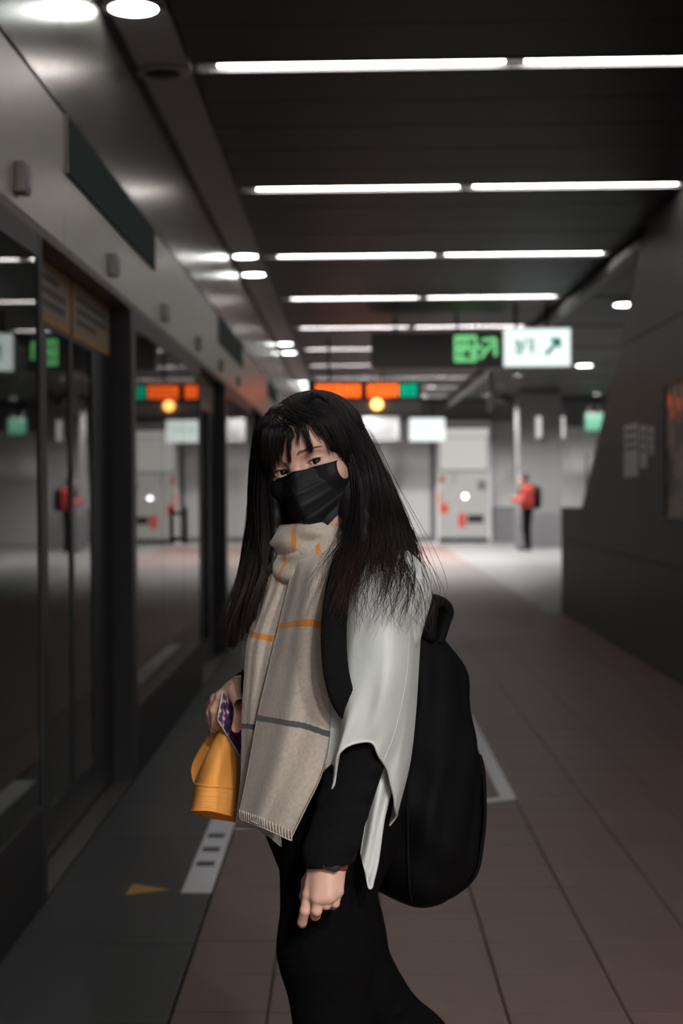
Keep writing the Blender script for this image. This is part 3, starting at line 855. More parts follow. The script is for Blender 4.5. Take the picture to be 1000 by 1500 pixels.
def thick_grid(G, th, toward=None):                        # a sheet with thickness; normals point to 'toward'
    nu, nv, _ = G.shape
    du = np.gradient(G, axis=0); dv = np.gradient(G, axis=1)
    N = np.cross(du, dv); N /= np.linalg.norm(N, axis=-1, keepdims=True) + 1e-12
    if toward is not None and (N.reshape(-1, 3) @ np.array(toward)).mean() < 0: N = -N; flip = True
    else: flip = False
    A = G + N * th / 2; B = G - N * th / 2
    V = np.concatenate([A.reshape(-1, 3), B.reshape(-1, 3)]); n = nu * nv
    f = grid_faces(nu, nv)
    if flip: f = f[:, ::-1]
    F = [f, f[:, ::-1] + n]
    rim = [(i, 0) for i in range(nu)] + [(nu - 1, j) for j in range(1, nv)] + [(i, nv - 1) for i in range(nu - 2, -1, -1)] + [(0, j) for j in range(nv - 2, 0, -1)]
    r = np.array([i * nv + j for i, j in rim]); r2 = np.roll(r, -1)
    q = np.stack([r, r + n, r2 + n, r2], 1)
    if flip: q = q[:, ::-1]
    F.append(q[:, ::-1])
    return V, np.concatenate(F)
def tube_np(path, rad, seg=8, flat=None, up=None, caps=True):         # swept tube; flat = (half width, half thickness) scale with up = thickness direction
    P = np.asarray(path, float); n = len(P)
    r = np.broadcast_to(np.asarray(rad, float), (n,))
    T = np.gradient(P, axis=0); T /= np.linalg.norm(T, axis=1, keepdims=True) + 1e-12
    if caps:
        P = np.vstack([P[:1], P, P[-1:]]); T = np.vstack([T[:1], T, T[-1:]]); r = np.concatenate([[r[0] * .02], r, [r[-1] * .02]]); n += 2
        if up is not None and np.ndim(up) == 2: up = np.vstack([up[:1], up, up[-1:]])
    if up is None:
        ref = np.array([0, 0, 1.0]) if abs(T[0][2]) < .9 else np.array([1.0, 0, 0])
        U = np.zeros((n, 3)); u = ref
        for i in range(n):
            u = u - T[i] * u.dot(T[i]); u /= np.linalg.norm(u); U[i] = u
    else:
        U = np.broadcast_to(np.asarray(up, float), (n, 3)).copy()
        U -= T * (U * T).sum(1, keepdims=True); U /= np.linalg.norm(U, axis=1, keepdims=True)
    W = np.cross(T, U)
    a = np.linspace(0, 2 * math.pi, seg, endpoint=False)
    fu, fw = (flat[1], flat[0]) if flat else (1, 1)
    if flat:
        ca, sa = np.sign(np.cos(a)) * np.abs(np.cos(a)) ** .6, np.sign(np.sin(a)) * np.abs(np.sin(a)) ** .6
    else: ca, sa = np.cos(a), np.sin(a)
    V = P[:, None] + r[:, None, None] * (fw * ca[None, :, None] * W[:, None] + fu * sa[None, :, None] * U[:, None])
    V = V.reshape(-1, 3)
    F = []
    for i in range(n - 1):
        for j in range(seg):
            k = (j + 1) % seg
            F.append((i * seg + j, i * seg + k, (i + 1) * seg + k, (i + 1) * seg + j))
    return V, np.array(F)
def A3(v): return np.array(tuple(v), float)
def PX(px, py, y): return A3(atY(px, py, y))

# ================================================================== THE WOMAN
YB = 2.5
def P(px, py, dy=0.0): return PX(px, py, YB + dy)
TL = np.array([0.57, -0.82, 0]); TL /= np.linalg.norm(TL)      # her left
TFW = np.array([-0.82, -0.57, 0]); TFW /= np.linalg.norm(TFW)   # her front
TC = np.array([P(490, 800)[0], YB, 0])
UP = np.array([0, 0, 1.0])
def B(u, w, z): return TC + u * TL + w * TFW + z * UP
TROT = np.stack([TL, TFW, UP], 1)

M['skin'] = mat('skin', (0.66, 0.395, 0.305), 0.46, noise=0.05, nscale=60, spec=.4)
M['skin'].node_tree.nodes['Principled BSDF'].inputs['Subsurface Weight'].default_value = 0.12
M['skin'].node_tree.nodes['Principled BSDF'].inputs['Subsurface Radius'].default_value = (0.012, 0.005, 0.003)
M['eye_white'] = mat('eye_white', (0.62, 0.58, 0.56), 0.15)
M['iris'] = mat('iris', (0.012, 0.007, 0.005), 0.06, coat=.5)
M['lash'] = mat('lash', (0.008, 0.006, 0.006), 0.5)
M['brow'] = mat('brow', (0.13, 0.070, 0.050), 0.8, spec=.2)
M['mask'] = mat('mask_cloth', (0.0070, 0.0070, 0.0075), 0.6, spec=.25, bump=.05, bscale=900)
M['knit'] = mat('black_knit', (0.0045, 0.0045, 0.0048), 0.9, spec=.15, bump=.25, bscale=90)
M['trouser'] = mat('black_trouser', (0.0030, 0.0029, 0.0029), 0.9, spec=.08, bump=.4, bscale=35)
M['jacket'] = mat('white_jacket', (0.60, 0.63, 0.605), 0.6, noise=.025, nscale=10, bump=.12, bscale=30)
M['nylon'] = mat('black_nylon', (0.0036, 0.0036, 0.0038), 0.7, bump=.5, bscale=16, spec=.10)
M['webbing'] = mat('black_webbing', (0.004, 0.004, 0.0042), 0.8, bump=.2, bscale=400, spec=.15)
M['hat'] = mat('orange_cotton', (0.92, 0.385, 0.075), 0.75, noise=.05, nscale=25, bump=.1, bscale=300)
M['hat_in'] = mat('orange_lining', (0.55, 0.18, 0.03), 0.8)
M['shoe'] = mat('dark_shoe', (0.02, 0.02, 0.022), 0.6)
M['sole'] = mat('pale_sole', (0.4, 0.4, 0.38), 0.7)
M['strap_red'] = mat('red_strap', (0.28, 0.035, 0.03), 0.5)

woman = thing('person', 'woman in black mask, long hair, beige scarf and white jacket, looking at the camera', 'person', (TC[0], TC[1], 0))

# ---- joints
S_L, E_L, W_L = B(.155, 0, 1.17), P(534, 1076, -.185), P(483, 1258, -.21)
S_R, E_R, W_R = B(-.158, 0, 1.185), P(432, 1050, .20), P(352, 1010, .065)
HIP_L, THI_L, KNE_L = P(484, 1240, -.06), P(478, 1390, -.085), P(490, 1545, -.10)
HIP_R, THI_R, KNE_R = P(476, 1250, .06), P(500, 1365, .06), P(535, 1450, .055)
ANK_L = np.array([P(500, 1700, -.08)[0], YB - .06, .075])
ANK_R = np.array([KNE_R[0] + .27, YB + .10, .165])
TOE_L = ANK_L + TFW * .17 + np.array([0, 0, -.045]); TOE_R = ANK_R + np.array([-.105, -.05, -.135])

def torso(f, e=0.0, k=.05):
    f.ell(B(0, .012, .79), np.array([.138, .092, .11]) + e, TROT, k)
    f.ell(B(0, 0, .94), np.array([.120, .088, .14]) + e, TROT, k)
    f.ell(B(0, .0, 1.07), np.array([.145, .10, .15]) + e, TROT, k)
    for s in (-1, 1): f.ell(B(.058 * s, .07, 1.06), np.array([.05, .045, .05]) + e, TROT, k)
    f.cap(B(-.135, -.005, 1.175), B(.135, -.005, 1.175), .047 + e, .047 + e, k)
    f.cap(B(-.08, -.01, 1.21), B(.08, -.01, 1.21), .035 + e, .035 + e, k)
def arms(f, e=0.0, k=.02, left=True, right=True, extra=0.0):
    for ok, s, el, w in ((left, S_L, E_L, W_L), (right, S_R, E_R, W_R)):
        if not ok: continue
        f.cap(s, el, .040 + e, .034 + e + extra, k); f.cap(el, w, .034 + e + extra, .025 + e, k)
def legs(f, e=0.0, k=.03):
    f.cap(HIP_L, THI_L, .077 + e, .067 + e, k); f.cap(THI_L, KNE_L, .067 + e, .052 + e, k)
    f.cap(HIP_R, THI_R, .075 + e, .061 + e, k); f.cap(THI_R, KNE_R, .061 + e, .050 + e, k)
    for kn, an in ((KNE_L, ANK_L), (KNE_R, ANK_R)):
        mid = kn * .68 + an * .32 + (0, 0, 0)
        f.cap(kn, mid, .05 + e, .048 + e, k); f.cap(mid, an, .048 + e, .034 + e, k)

# ---- head, in its own frame: x to her right, y out of the face, z up, origin between the eyes
def r3(ax, deg): return np.array(Matrix.Rotation(R(deg), 3, ax))
HROT = r3('Y', -17.5) @ r3('Z', -23) @ r3('X', 3) @ np.array([[-1, 0, 0], [0, -1, 0], [0, 0, 1.0]])
HORG = P(434.5, 684, -.085)
def H(p): return np.asarray(p, float) @ HROT.T + HORG
hf = Field((-.105, -.205, -.19), (.105, .06, .135), .0014)
hf.ell((0, -.088, .026), (.073, .088, .077))
hf.ell((0, -.048, .040), (.063, .056, .048), k=.03)
hf.ell((0, -.054, -.042), (.061, .060, .074), k=.03)
hf.ell((0, -.014, -.100), (.026, .022, .020), k=.03)
for s in (-1, 1):
    hf.cap((s * .052, -.075, -.055), (s * .022, -.022, -.102), .016, .014, k=.03)
    hf.ell((s * .043, -.022, -.027), (.022, .018, .018), k=.025)
    hf.cap((s * .012, .002, .019), (s * .046, -.013, .020), .007, .007, k=.018)
    hf.ell((s * .031, .006, -.001), (.021, .012, .012), k=.014, op='s')
hf.cap((0, .001, .004), (0, .021, -.034), .0075, .010, k=.016)
hf.ell((0, .022, -.040), (.013, .012, .011), k=.008)
for s in (-1, 1):
    hf.ell((s * .013, .013, -.043), (.008, .009, .008), k=.006)
    hf.ell((s * .0305, -.0130, -.0015), (.0148, .0142, .0142), k=.007)
    # almond opening of the lids
    rot = r3('Y', s * -5)
    hf.ell((s * .0305, .004, -.0012), (.0146, .016, .0046), rot, k=.0010, op='s')
    # double lid crease
    hf.cap((s * .018, .0045, .0062), (s * .040, .001, .0072), .0012, .0012, k=.0025, op='s')
    er = r3('Z', s * 18)
    hf.ell((s * .078, -.088, -.018), (.007, .019, .031), er, k=.008)
    hf.ell((s * .083, -.082, -.016), (.005, .010, .020), er, k=.004, op='s')
hf.cap((0, -.09, -.06), (0, -.10, -.16), .047, .050, k=.03)
hf.cap((-.020, .009, -.071), (.020, .009, -.071), .006, .006, k=.01)
HV, HF = hf.mesh()
head_mesh = (H(HV), HF)
def head_front(x, z):                                         # y of the face surface at x, z
    i = int(round((x - hf.lo[0]) / hf.h)); k = int(round((z - hf.lo[2]) / hf.h))
    col = hf.a[i, :, k]; j = np.where(col < 0)[0]
    return hf.lo[1] + hf.h * (j[-1] + (col[j[-1]] / (col[j[-1]] - col[j[-1] + 1]) if j[-1] + 1 < len(col) else 0)) if len(j) else -.1
def face_y(x, z):                                             # the same, smoothed
    return np.mean([head_front(x + a, z + b) for a in (-.0022, 0, .0022) for b in (-.0022, 0, .0022)])

# ---- hands
def hand_left():
    f = Field(*bounds([W_L, P(438, 1362, -.19), P(505, 1300, -.25), P(480, 1250, -.17)], .03), .0015)
    kn = [P(451.5, 1311, -.222), P(466, 1315, -.233), P(481, 1313, -.234), P(494.5, 1306, -.226)]
    wr = [P(463, 1266, -.205), P(474, 1264, -.213), P(485, 1264, -.213), P(495, 1266, -.205)]
    f.cap(W_L + (P(483, 1240, -.205) - W_L), P(480, 1268, -.208), .0235, .022, sq=(P(483, 1258, -.26) - W_L, .72))
    for a, b in zip(wr, kn): f.cap(a, b, .0130, .0088, k=.010)
    f.cap(wr[1], kn[1], .014, .0098, k=.012); f.cap(wr[2], kn[2], .013, .0095, k=.012)
    for b, r in zip(kn, (.0098, .0100, .0094, .0086)): f.cap(b, b, r, k=.003)
    ch = [[kn[0], P(446.5, 1334, -.225), P(442.5, 1350, -.212), P(442.5, 1353, -.208)],
          [kn[1], P(463.5, 1334, -.234), P(461.5, 1341, -.214), P(463, 1334, -.196)],
          [kn[2], P(477.5, 1325, -.232), P(476.5, 1325, -.208), P(478, 1312, -.194)],
          [kn[3], P(490.5, 1323, -.224), P(488, 1326, -.206), P(487, 1314, -.192)]]
    for c, r in zip(ch, (.0081, .0083, .0079, .0071)):
        f.cap(c[0], c[1], r * 1.04, r, k=.0015); f.cap(c[1], c[2], r, r * .94, k=.002); f.cap(c[2], c[3], r * .94, r * .85, k=.002)
    th = [P(466, 1272, -.196), P(452, 1292, -.180), P(447, 1312, -.172), P(449, 1328, -.168)]
    f.cap(th[0], th[1], .014, .0115, k=.012); f.cap(th[1], th[2], .0105, .0092, k=.004); f.cap(th[2], th[3], .0092, .008, k=.003)
    return f.mesh()
def bounds(pts, m):
    pts = np.array(pts); return pts.min(0) - m, pts.max(0) + m
def hand_right():
    f = Field(*bounds([W_R, P(305, 1015, .03), P(360, 1075, .1), P(330, 1000, .02), P(318, 1090, .10)], .03), .0015)
    kn = [P(325, 1020, .040), P(317, 1025, .055), P(313, 1033, .072), P(314, 1043, .088)]
    wr = [P(346, 1010, .045), P(345, 1012, .055), P(345, 1016, .066), P(346, 1020, .075)]
    f.cap(W_R + (W_R - P(340, 1014, .06)), P(345, 1013, .058), .022, .021)
    for a, b in zip(wr, kn): f.cap(a, b, .0135, .0100, k=.012)
    for b in kn: f.cap(b, b, .0102, k=.006)
    ch = [[kn[0], P(314, 1040, .045), P(316, 1062, .060), P(328, 1070, .070)],
          [kn[1], P(309, 1044, .060), P(313, 1066, .075), P(326, 1074, .082)],
          [kn[2], P(308, 1052, .078), P(313, 1072, .090), P(326, 1078, .094)],
          [kn[3], P(311, 1060, .094), P(316, 1076, .102), P(328, 1080, .104)]]
    for c, r in zip(ch, (.0090, .0092, .0088, .0078)):
        f.cap(c[0], c[1], r * 1.04, r, k=.004); f.cap(c[1], c[2], r, r * .94, k=.002); f.cap(c[2], c[3], r * .94, r * .85, k=.002)
    th = [P(345, 1014, .030), P(352, 1032, -.002), P(351, 1050, -.010), P(346, 1066, -.006)]
    f.cap(th[0], th[1], .015, .0118, k=.012); f.cap(th[1], th[2], .0112, .0098, k=.004); f.cap(th[2], th[3], .0098, .0085, k=.003)
    return f.mesh()

bf = Field((-.32, 2.15, 0.0), (.55, 2.95, 1.36), .006)
torso(bf); arms(bf); legs(bf)
for an, to in ((ANK_L, TOE_L), (ANK_R, TOE_R)): bf.cap(an, to, .032, .022, k=.02)
bf.cap(B(0, -.01, 1.18), H((0, -.095, -.10)), .05, .046, k=.03)
parts = [bf.mesh(), head_mesh, hand_left(), hand_right()]
V, F = join_np(parts)
body = np_mesh('body', V, F, M['skin'], woman)

# ---- eyes, lashes, brows
def sphere_np(c, r, n=24, m=16):
    V = [c + r * np.array([math.sin(a) * math.cos(b), math.sin(a) * math.sin(b), math.cos(a)]) for a in np.linspace(.001, math.pi - .001, m) for b in np.linspace(0, 2 * math.pi, n, endpoint=False)]
    F = [(i * n + j, (i + 1) * n + j, (i + 1) * n + (j + 1) % n, i * n + (j + 1) % n) for i in range(m - 1) for j in range(n)]
    return np.array(V), np.array(F)
for s in (-1, 1):
    c = H((s * .0305, -.0132, -.0012))
    eye = np_mesh('eyeball', *sphere_np(c, .0124), M['eye_white'], body)
    g = A3(CAM_LOC) - c; g /= np.linalg.norm(g)
    u = np.cross(g, UP); u /= np.linalg.norm(u); v = np.cross(u, g)
    V = [c + g * .0134]; F = []
    n = 20
    for q in range(1, 6):
        a = R(31) * q / 5
        for j in range(n):
            b = 2 * math.pi * j / n
            V.append(c + (.0124 + .0010 * (1 - (q / 5) ** 2) + .0001) * (g * math.cos(a) + math.sin(a) * (u * math.cos(b) + v * math.sin(b))))
    F3 = [(0, 1 + j, 1 + (j + 1) % n, 1 + (j + 1) % n) for j in range(n)]
    Fq = [(1 + q * n + j, 1 + (q + 1) * n + j, 1 + (q + 1) * n + (j + 1) % n, 1 + q * n + (j + 1) % n) for q in range(4) for j in range(n)]
    o = mesh_obj('iris', V, [t[:3] for t in F3] + Fq, M['iris'], None, True); reparent(o, body)
    # lash line and lashes
    rot = r3('Y', s * -5)
    pts = []
    for a in np.linspace(.07, .93, 13):
        th = math.pi * a
        q = rot @ np.array([s * -math.cos(th) * .0146, 0, math.sin(th) * .0046]) + np.array([s * .0305, 0, -.0012])
        rr = .0142 ** 2 - (q[0] - s * .0305) ** 2 - (q[2] + .0015) ** 2
        q[1] = -.0130 + math.sqrt(max(rr, 1e-8)) + .0006 if rr > 0 else head_front(q[0], q[2])
        pts.append(q)
    pts = crom(pts, 26)
    L = [tube_np(H(pts), np.linspace(.0005, .0013, 26), 6)]
    np_mesh('eyelashes', *join_np(L), M['lash'], body)['kind'] = 'stuff'
    L = []
    for a in np.linspace(0, 1, 75):
        x = s * (.0125 + .036 * a); z = .0190 + .0035 * math.sin(a * 2.4) - .002 * a + rng.uniform(-.0024, .0024) * (1 - .65 * a)
        x2 = x + s * .0065; z2 = z + .0024 * (1 - 1.9 * a)
        y, y2 = face_y(x, z) + .0003, face_y(x2, z2) + .0005
        L.append(tube_np(H([(x, y, z), ((x + x2) / 2, (y + y2) / 2 + .0003, (z + z2) / 2), (x2, y2, z2)]), [.0003, .0003, .0001], 4))
    np_mesh('eyebrow', *join_np(L), M['brow'], body)['kind'] = 'stuff'

# ---- mask
nu, nv = 61, 41
G = np.zeros((nu, nv, 3))
yc_t = np.array([0, .12, .32, .55, .78, 1.0]); yc_v = np.array([.0175, .026, .039, .037, .028, .004])
for i in range(nu):
    x = -.0675 + .135 * i / (nu - 1); s = abs(x) / .0675
    top = -.0085 - .004 * s ** 2 + .003 * max(0, 1 - s * 4); bot = -.112 + .040 * s ** 1.4
    for j in range(nv):
        t = j / (nv - 1)
        z = top + t * (bot - top)
        yc = np.interp(t, yc_t, yc_v); ys = -.050 + .004 * math.sin(math.pi * t)
        y = ys + (yc - ys) * (1 - s ** 1.55)
        # three pleats across the front, flattened at the sides
        for pz in (.28, .50, .72):
            d = (t - pz) / .10
            if 0 <= d < 1: y += .0024 * (1 - d) * (1 - .3 * s)
        y += .0012 * math.sin(7 * s + 9 * t) * s * (1 - s)
        y = max(y, head_front(x, z) + .0025) if s < .93 else y
        G[i, j] = (x, y, z)
V, F = thick_grid(H(G.reshape(-1, 3)).reshape(nu, nv, 3), .0016, HROT @ np.array([0, 1, 0]))
mask = np_mesh('face_mask', V, F, M['mask'], woman)
def mk(i, j): return H(G[i, j])
for s, i in ((-1, 1), (1, nu - 2)):
    for a in (1, nv - 3):
        p0 = G[i, a]
        pth = crom([p0, (s * .074, -.066, p0[2] * .6 - .004), (s * .080, -.086, (.004 if a == 1 else -.03))], 10)
        np_mesh('ear_loop', *tube_np(H(pth), .0013, 6), M['mask'], mask)
# edge binding along the top
np_mesh('nose_edge', *tube_np(H(G[1:-1, 0] + [0, .0006, 0]), .0014, 6), M['mask'], mask)

# ---- clothes: trousers, sweater
cf = Field((-.34, 2.15, 0.03), (.55, 2.95, 1.0), .006)
torso(cf, .008); legs(cf, .007)
cf.half((0, 0, .97), (0, 0, 1)); 
for kn, an in ((KNE_L, ANK_L), (KNE_R, ANK_R)):
    d = (an - kn) / np.linalg.norm(an - kn)
    cf.half(an + d * .012, d, 0, an - .1, an + .1)
# small folds behind the rear knee and at the hips
rr = random.Random(5)
for i in range(7):
    t = -.3 + i * .12
    c = KNE_R + (ANK_R - KNE_R) * max(t, 0) + (THI_R - KNE_R) * max(-t, 0)
    cf.cap(c + np.array([.052, -.02, .012]), c + np.array([.040, -.05, -.004]), .006, .004, k=.012)
V, F = cf.mesh()
np_mesh('trousers', V, F, M['trouser'], woman)
for an, to in ((ANK_L, TOE_L), (ANK_R, TOE_R)):
    sf = Field(*bounds([an, to], .09), .004)
    d = to - an
    lowz = 0.004
    heel = an - TFW * .02 + np.array([0, 0, -.03]) if an is ANK_L else an + np.array([.035, .02, -.02])
    sf.cap(an + (0, 0, .02), an - (0, 0, .01), .042, .042, k=.02); sf.cap(heel, to, .040, .034, k=.02)
    sf.half((0, 0, .012), (0, 0, -1))
    sh = np_mesh('shoe', *sf.mesh(), M['shoe'], woman)
    s2 = Field(*bounds([heel, to], .09), .004)
    s2.cap(heel - (0, 0, .018), to - (0, 0, .014), .040, .038, k=.01, sq=((0, 0, 1), .55)); s2.half((0, 0, .001), (0, 0, -1))
    np_mesh('sole', *s2.mesh(), M['sole'], sh)

wf = Field((-.34, 2.15, 0.70), (.25, 2.85, 1.34), .0045)
torso(wf, .008); wf.half((0, 0, .80), (0, 0, -1)); arms(wf, .010, extra=.0)
wf.cap(W_L - (W_L - E_L) * .05, W_L + (W_L - E_L) * .10, .035, .034, k=.01)
wf.cap(B(0, -.01, 1.19), H((0, -.09, -.115)), .058, .054, k=.03)
# sleeve folds
dA = (W_L - E_L) / np.linalg.norm(W_L - E_L)
for t in (.30, .48, .66, .80, .9):
    c = E_L + (W_L - E_L) * t
    wf.cap(c + np.array([-.034, -.012, -.006]), c + np.array([.03, -.026, .008]), .010, .008, k=.02)
cutn = dA + np.array([.38, 0, 0]); cutn /= np.linalg.norm(cutn)
wf.half(W_L + dA * .011, cutn, 0, W_L - .07, W_L + .07)
dB = (W_R - E_R) / np.linalg.norm(W_R - E_R)
wf.half(W_R - dB * .004, dB, 0, W_R - .06, W_R + .06)
np_mesh('sweater', *wf.mesh(), M['knit'], woman)

# ---- wrist watch
wa = W_L + dA * .002
wx = np.cross(dA, [0, 1.0, 0]); wx /= np.linalg.norm(wx); wy = np.cross(dA, wx)
ring = [wa + .0285 * (wx * math.cos(a) + wy * math.sin(a) * .92) for a in np.linspace(0, 2 * math.pi, 33)]
upv = np.array([wx * math.cos(a) + wy * math.sin(a) * .92 for a in np.linspace(0, 2 * math.pi, 33)])
watch = np_mesh('wrist_watch', *tube_np(ring, 1.0, 10, (.0075, .0016), upv, caps=False), M['strap_red'], woman)
wo = P(488, 1262, -.26)
wn_ = wo - wa; wn_ -= dA * wn_.dot(dA); wn_ /= np.linalg.norm(wn_); ws = np.cross(dA, wn_)
fw_ = Field(*bounds([wa + wn_ * .03], .04), .0013)
fw_.ell(wa + wn_ * .0300, (.0150, .0055, .0115), np.stack([ws, wn_, dA], 1), pw=4.0)
np_mesh('watch_case', *fw_.mesh(), M['black'], watch)

# ---- white jacket: body under the scarf, draped sleeve and back tail
JD = .03
def cols(L): return [[P(a, b, y - 2.4 + JD) for a, b, y in c] for c in L]
jf = Field((-.30, 2.15, .84), (.25, 2.85, 1.32), .005)
torso(jf, .020, .05)
jf.half((0, 0, .885), (0, 0, -1))
jf.cap(S_L, S_L * .75 + E_L * .25, .064, .060, k=.02)
jf.cap(S_R, S_R * .4 + E_R * .6, .06, .055, k=.03)
jparts = [jf.mesh()]
A = cols([
    [(478, 806, 2.32), (462, 880, 2.255), (450, 980, 2.235), (452, 1060, 2.225), (462, 1122, 2.225)],
    [(498, 808, 2.30), (484, 880, 2.215), (474, 980, 2.195), (474, 1060, 2.185), (476, 1126, 2.185)],
    [(516, 808, 2.27), (505, 870, 2.18), (500, 980, 2.155), (496, 1070, 2.145), (483, 1164, 2.15)],
    [(536, 803, 2.25), (528, 870, 2.155), (522, 980, 2.125), (512, 1050, 2.118), (498, 1103, 2.122)],
    [(556, 803, 2.235), (553, 870, 2.14), (548, 980, 2.108), (538, 1045, 2.108), (526, 1087, 2.115)],
    [(573, 806, 2.235), (578, 870, 2.15), (574, 980, 2.115), (562, 1050, 2.118), (549, 1092, 2.125)],
    [(585, 810, 2.255), (597, 875, 2.19), (595, 980, 2.15), (581, 1070, 2.15), (566, 1130, 2.16)],
    [(591, 814, 2.285), (608, 880, 2.24), (606, 990, 2.20), (596, 1090, 2.20), (580, 1178, 2.20)],
    [(592, 816, 2.325), (613, 890, 2.30), (610, 1000, 2.26), (600, 1110, 2.255), (575, 1202, 2.25)],
    [(586, 815, 2.38), (608, 900, 2.37), (604, 1000, 2.33), (590, 1120, 2.31), (556, 1220, 2.29)],
    [(572, 812, 2.43), (590, 900, 2.44), (584, 1000, 2.40), (570, 1110, 2.36), (548, 1190, 2.33)],
])
GA = grid_surface(A, 90, 80)
# soft vertical folds of the cloth
uu, vv = np.meshgrid(np.linspace(0, 1, 90), np.linspace(0, 1, 80), indexing='ij')
fold = .0045 * np.sin(uu * 34 + 2.2 * np.sin(vv * 3)) * np.clip(vv * 1.4, 0, 1) + .003 * np.sin(uu * 61 + 5 * vv) * np.clip(vv - .3, 0, 1)
GA[..., 1] += fold; GA[..., 0] += fold * .4
jparts.append(thick_grid(GA, .003, (0, -1, 0)))
Bc = cols([
    [(548, 1060, 2.22), (546, 1130, 2.20), (538, 1190, 2.19), (529, 1248, 2.185), (529.5, 1250, 2.185)],
    [(560, 1060, 2.215), (556, 1130, 2.195), (548, 1190, 2.18), (537, 1262, 2.178), (535, 1276, 2.178)],
    [(572, 1065, 2.22), (565, 1130, 2.20), (556, 1190, 2.18), (546, 1262, 2.178), (540, 1299, 2.178)],
    [(582, 1075, 2.24), (572, 1140, 2.215), (562, 1195, 2.19), (553, 1262, 2.185), (545, 1297, 2.182)],
    [(588, 1080, 2.27), (578, 1140, 2.245), (565, 1190, 2.215), (557, 1225, 2.205), (547, 1290, 2.195)],
])
GB = grid_surface(Bc, 40, 60)
uu, vv = np.meshgrid(np.linspace(0, 1, 40), np.linspace(0, 1, 60), indexing='ij')
GB[..., 1] += .004 * np.sin(uu * 13 + vv * 2)
jparts.append(thick_grid(GB, .0028, (0, -1, 0)))
jk = np_mesh('jacket', *join_np(jparts), M['jacket'], woman)
# hem and seams
N = np.array([0, -1, 0])
for path, r in ((GA[12:, -1] + N * .001, .0022), (GB[:, -1] + N * .001, .0018), (GA[48, 18:] + N * .0022, .0011)):
    np_mesh('seam', *tube_np(path, r, 6), M['jacket'], jk)

# ---- scarf
def scarf_mat():
    m = mat('beige_wool', (0.475, 0.405, 0.335), 0.95, sheen=.3, bump=.22, bscale=800)
    nt = m.node_tree; b = nt.nodes['Principled BSDF']
    def attr(n):
        a = nt.nodes.new('ShaderNodeAttribute'); a.attribute_name = n; return a.outputs['Fac']
    tc = nt.nodes.new('ShaderNodeTexCoord')
    nz = nt.nodes.new('ShaderNodeTexNoise'); nz.inputs['Scale'].default_value = 170; nz.inputs['Detail'].default_value = 5
    nt.links.new(tc.outputs['Object'], nz.inputs['Vector'])
    base = nt.nodes.new('ShaderNodeMix'); base.data_type = 'RGBA'
    base.inputs[6].default_value = (0.36, 0.30, 0.245, 1); base.inputs[7].default_value = (0.60, 0.53, 0.455, 1)
    nt.links.new(nz.outputs['Fac'], base.inputs[0])
    last = base.outputs[2]
    for nm, w, c in (('orange_distance', .0052, (0.66, 0.24, 0.035, 1)), ('dark_distance', .0052, (0.075, 0.085, 0.08, 1))):
        ab = nt.nodes.new('ShaderNodeMath'); ab.operation = 'ABSOLUTE'; nt.links.new(attr(nm), ab.inputs[0])
        ad = nt.nodes.new('ShaderNodeMath'); ad.operation = 'MULTIPLY_ADD'; nt.links.new(nz.outputs['Fac'], ad.inputs[0]); ad.inputs[1].default_value = .0022; nt.links.new(ab.outputs[0], ad.inputs[2])
        lt = nt.nodes.new('ShaderNodeMath'); lt.operation = 'LESS_THAN'; nt.links.new(ad.outputs[0], lt.inputs[0]); lt.inputs[1].default_value = w
        mx = nt.nodes.new('ShaderNodeMix'); mx.data_type = 'RGBA'
        nt.links.new(lt.outputs[0], mx.inputs[0]); nt.links.new(last, mx.inputs[6]); mx.inputs[7].default_value = c
        last = mx.outputs[2]
    nt.links.new(last, b.inputs['Base Color'])
    return m
M['scarf'] = scarf_mat()
sc_parts, sc_o, sc_d = [], [], []
def add_panel(rows, nu, nv, th, so, sd, wob=.003, ph=0.0, length=.40, toward=(-.3, -1, 0)):
    # rows: (t, [points left to right]); t runs down the scarf
    G = grid_surface([r[1] for r in rows], nv, nu)               # (nv down, nu across)
    ts = crom([[r[0], 0] for r in rows], nv)[:, 0]
    T = np.repeat(ts[:, None], nu, 1)
    uu = np.linspace(0, 1, nu)[None]; 
    G[..., 1] += wob * np.sin(uu * 9 + ph + 1.5 * T) * np.clip(T * 1.6, 0, 1) + wob * .6 * np.sin(uu * 17 + 4 * T + ph)
    V, F = thick_grid(G, th, toward)
    sc_parts.append((V, F))
    t2 = np.concatenate([T.ravel(), T.ravel()])
    sc_o.append((t2 - so) * length); sc_d.append((t2 - sd) * length)
# front panel
add_panel([
    (0.00, [P(432, 812, -.075), P(462, 806, -.095), P(500, 795, -.10)]),
    (0.14, [P(428, 840, -.105), P(458, 838, -.16), P(492, 842, -.175)]),
    (0.30, [P(411, 912, -.115), P(444, 922, -.175), P(478, 937, -.20)]),
    (0.46, [P(395, 980, -.115), P(438, 992, -.18), P(483, 1006, -.205)]),
    (0.64, [P(379, 1049, -.11), P(430, 1064, -.185), P(483, 1084, -.205)]),
    (0.76, [P(370, 1100, -.11), P(420, 1118, -.19), P(470, 1136, -.21)]),
    (0.88, [P(361, 1150, -.11), P(405, 1166, -.19), P(448, 1182, -.21)]),
    (1.00, [P(351, 1196, -.11), P(388, 1210, -.18), P(426, 1227, -.20)])], 70, 150, .0055, .30, .64, .0035, 0.3)
front_hem = None
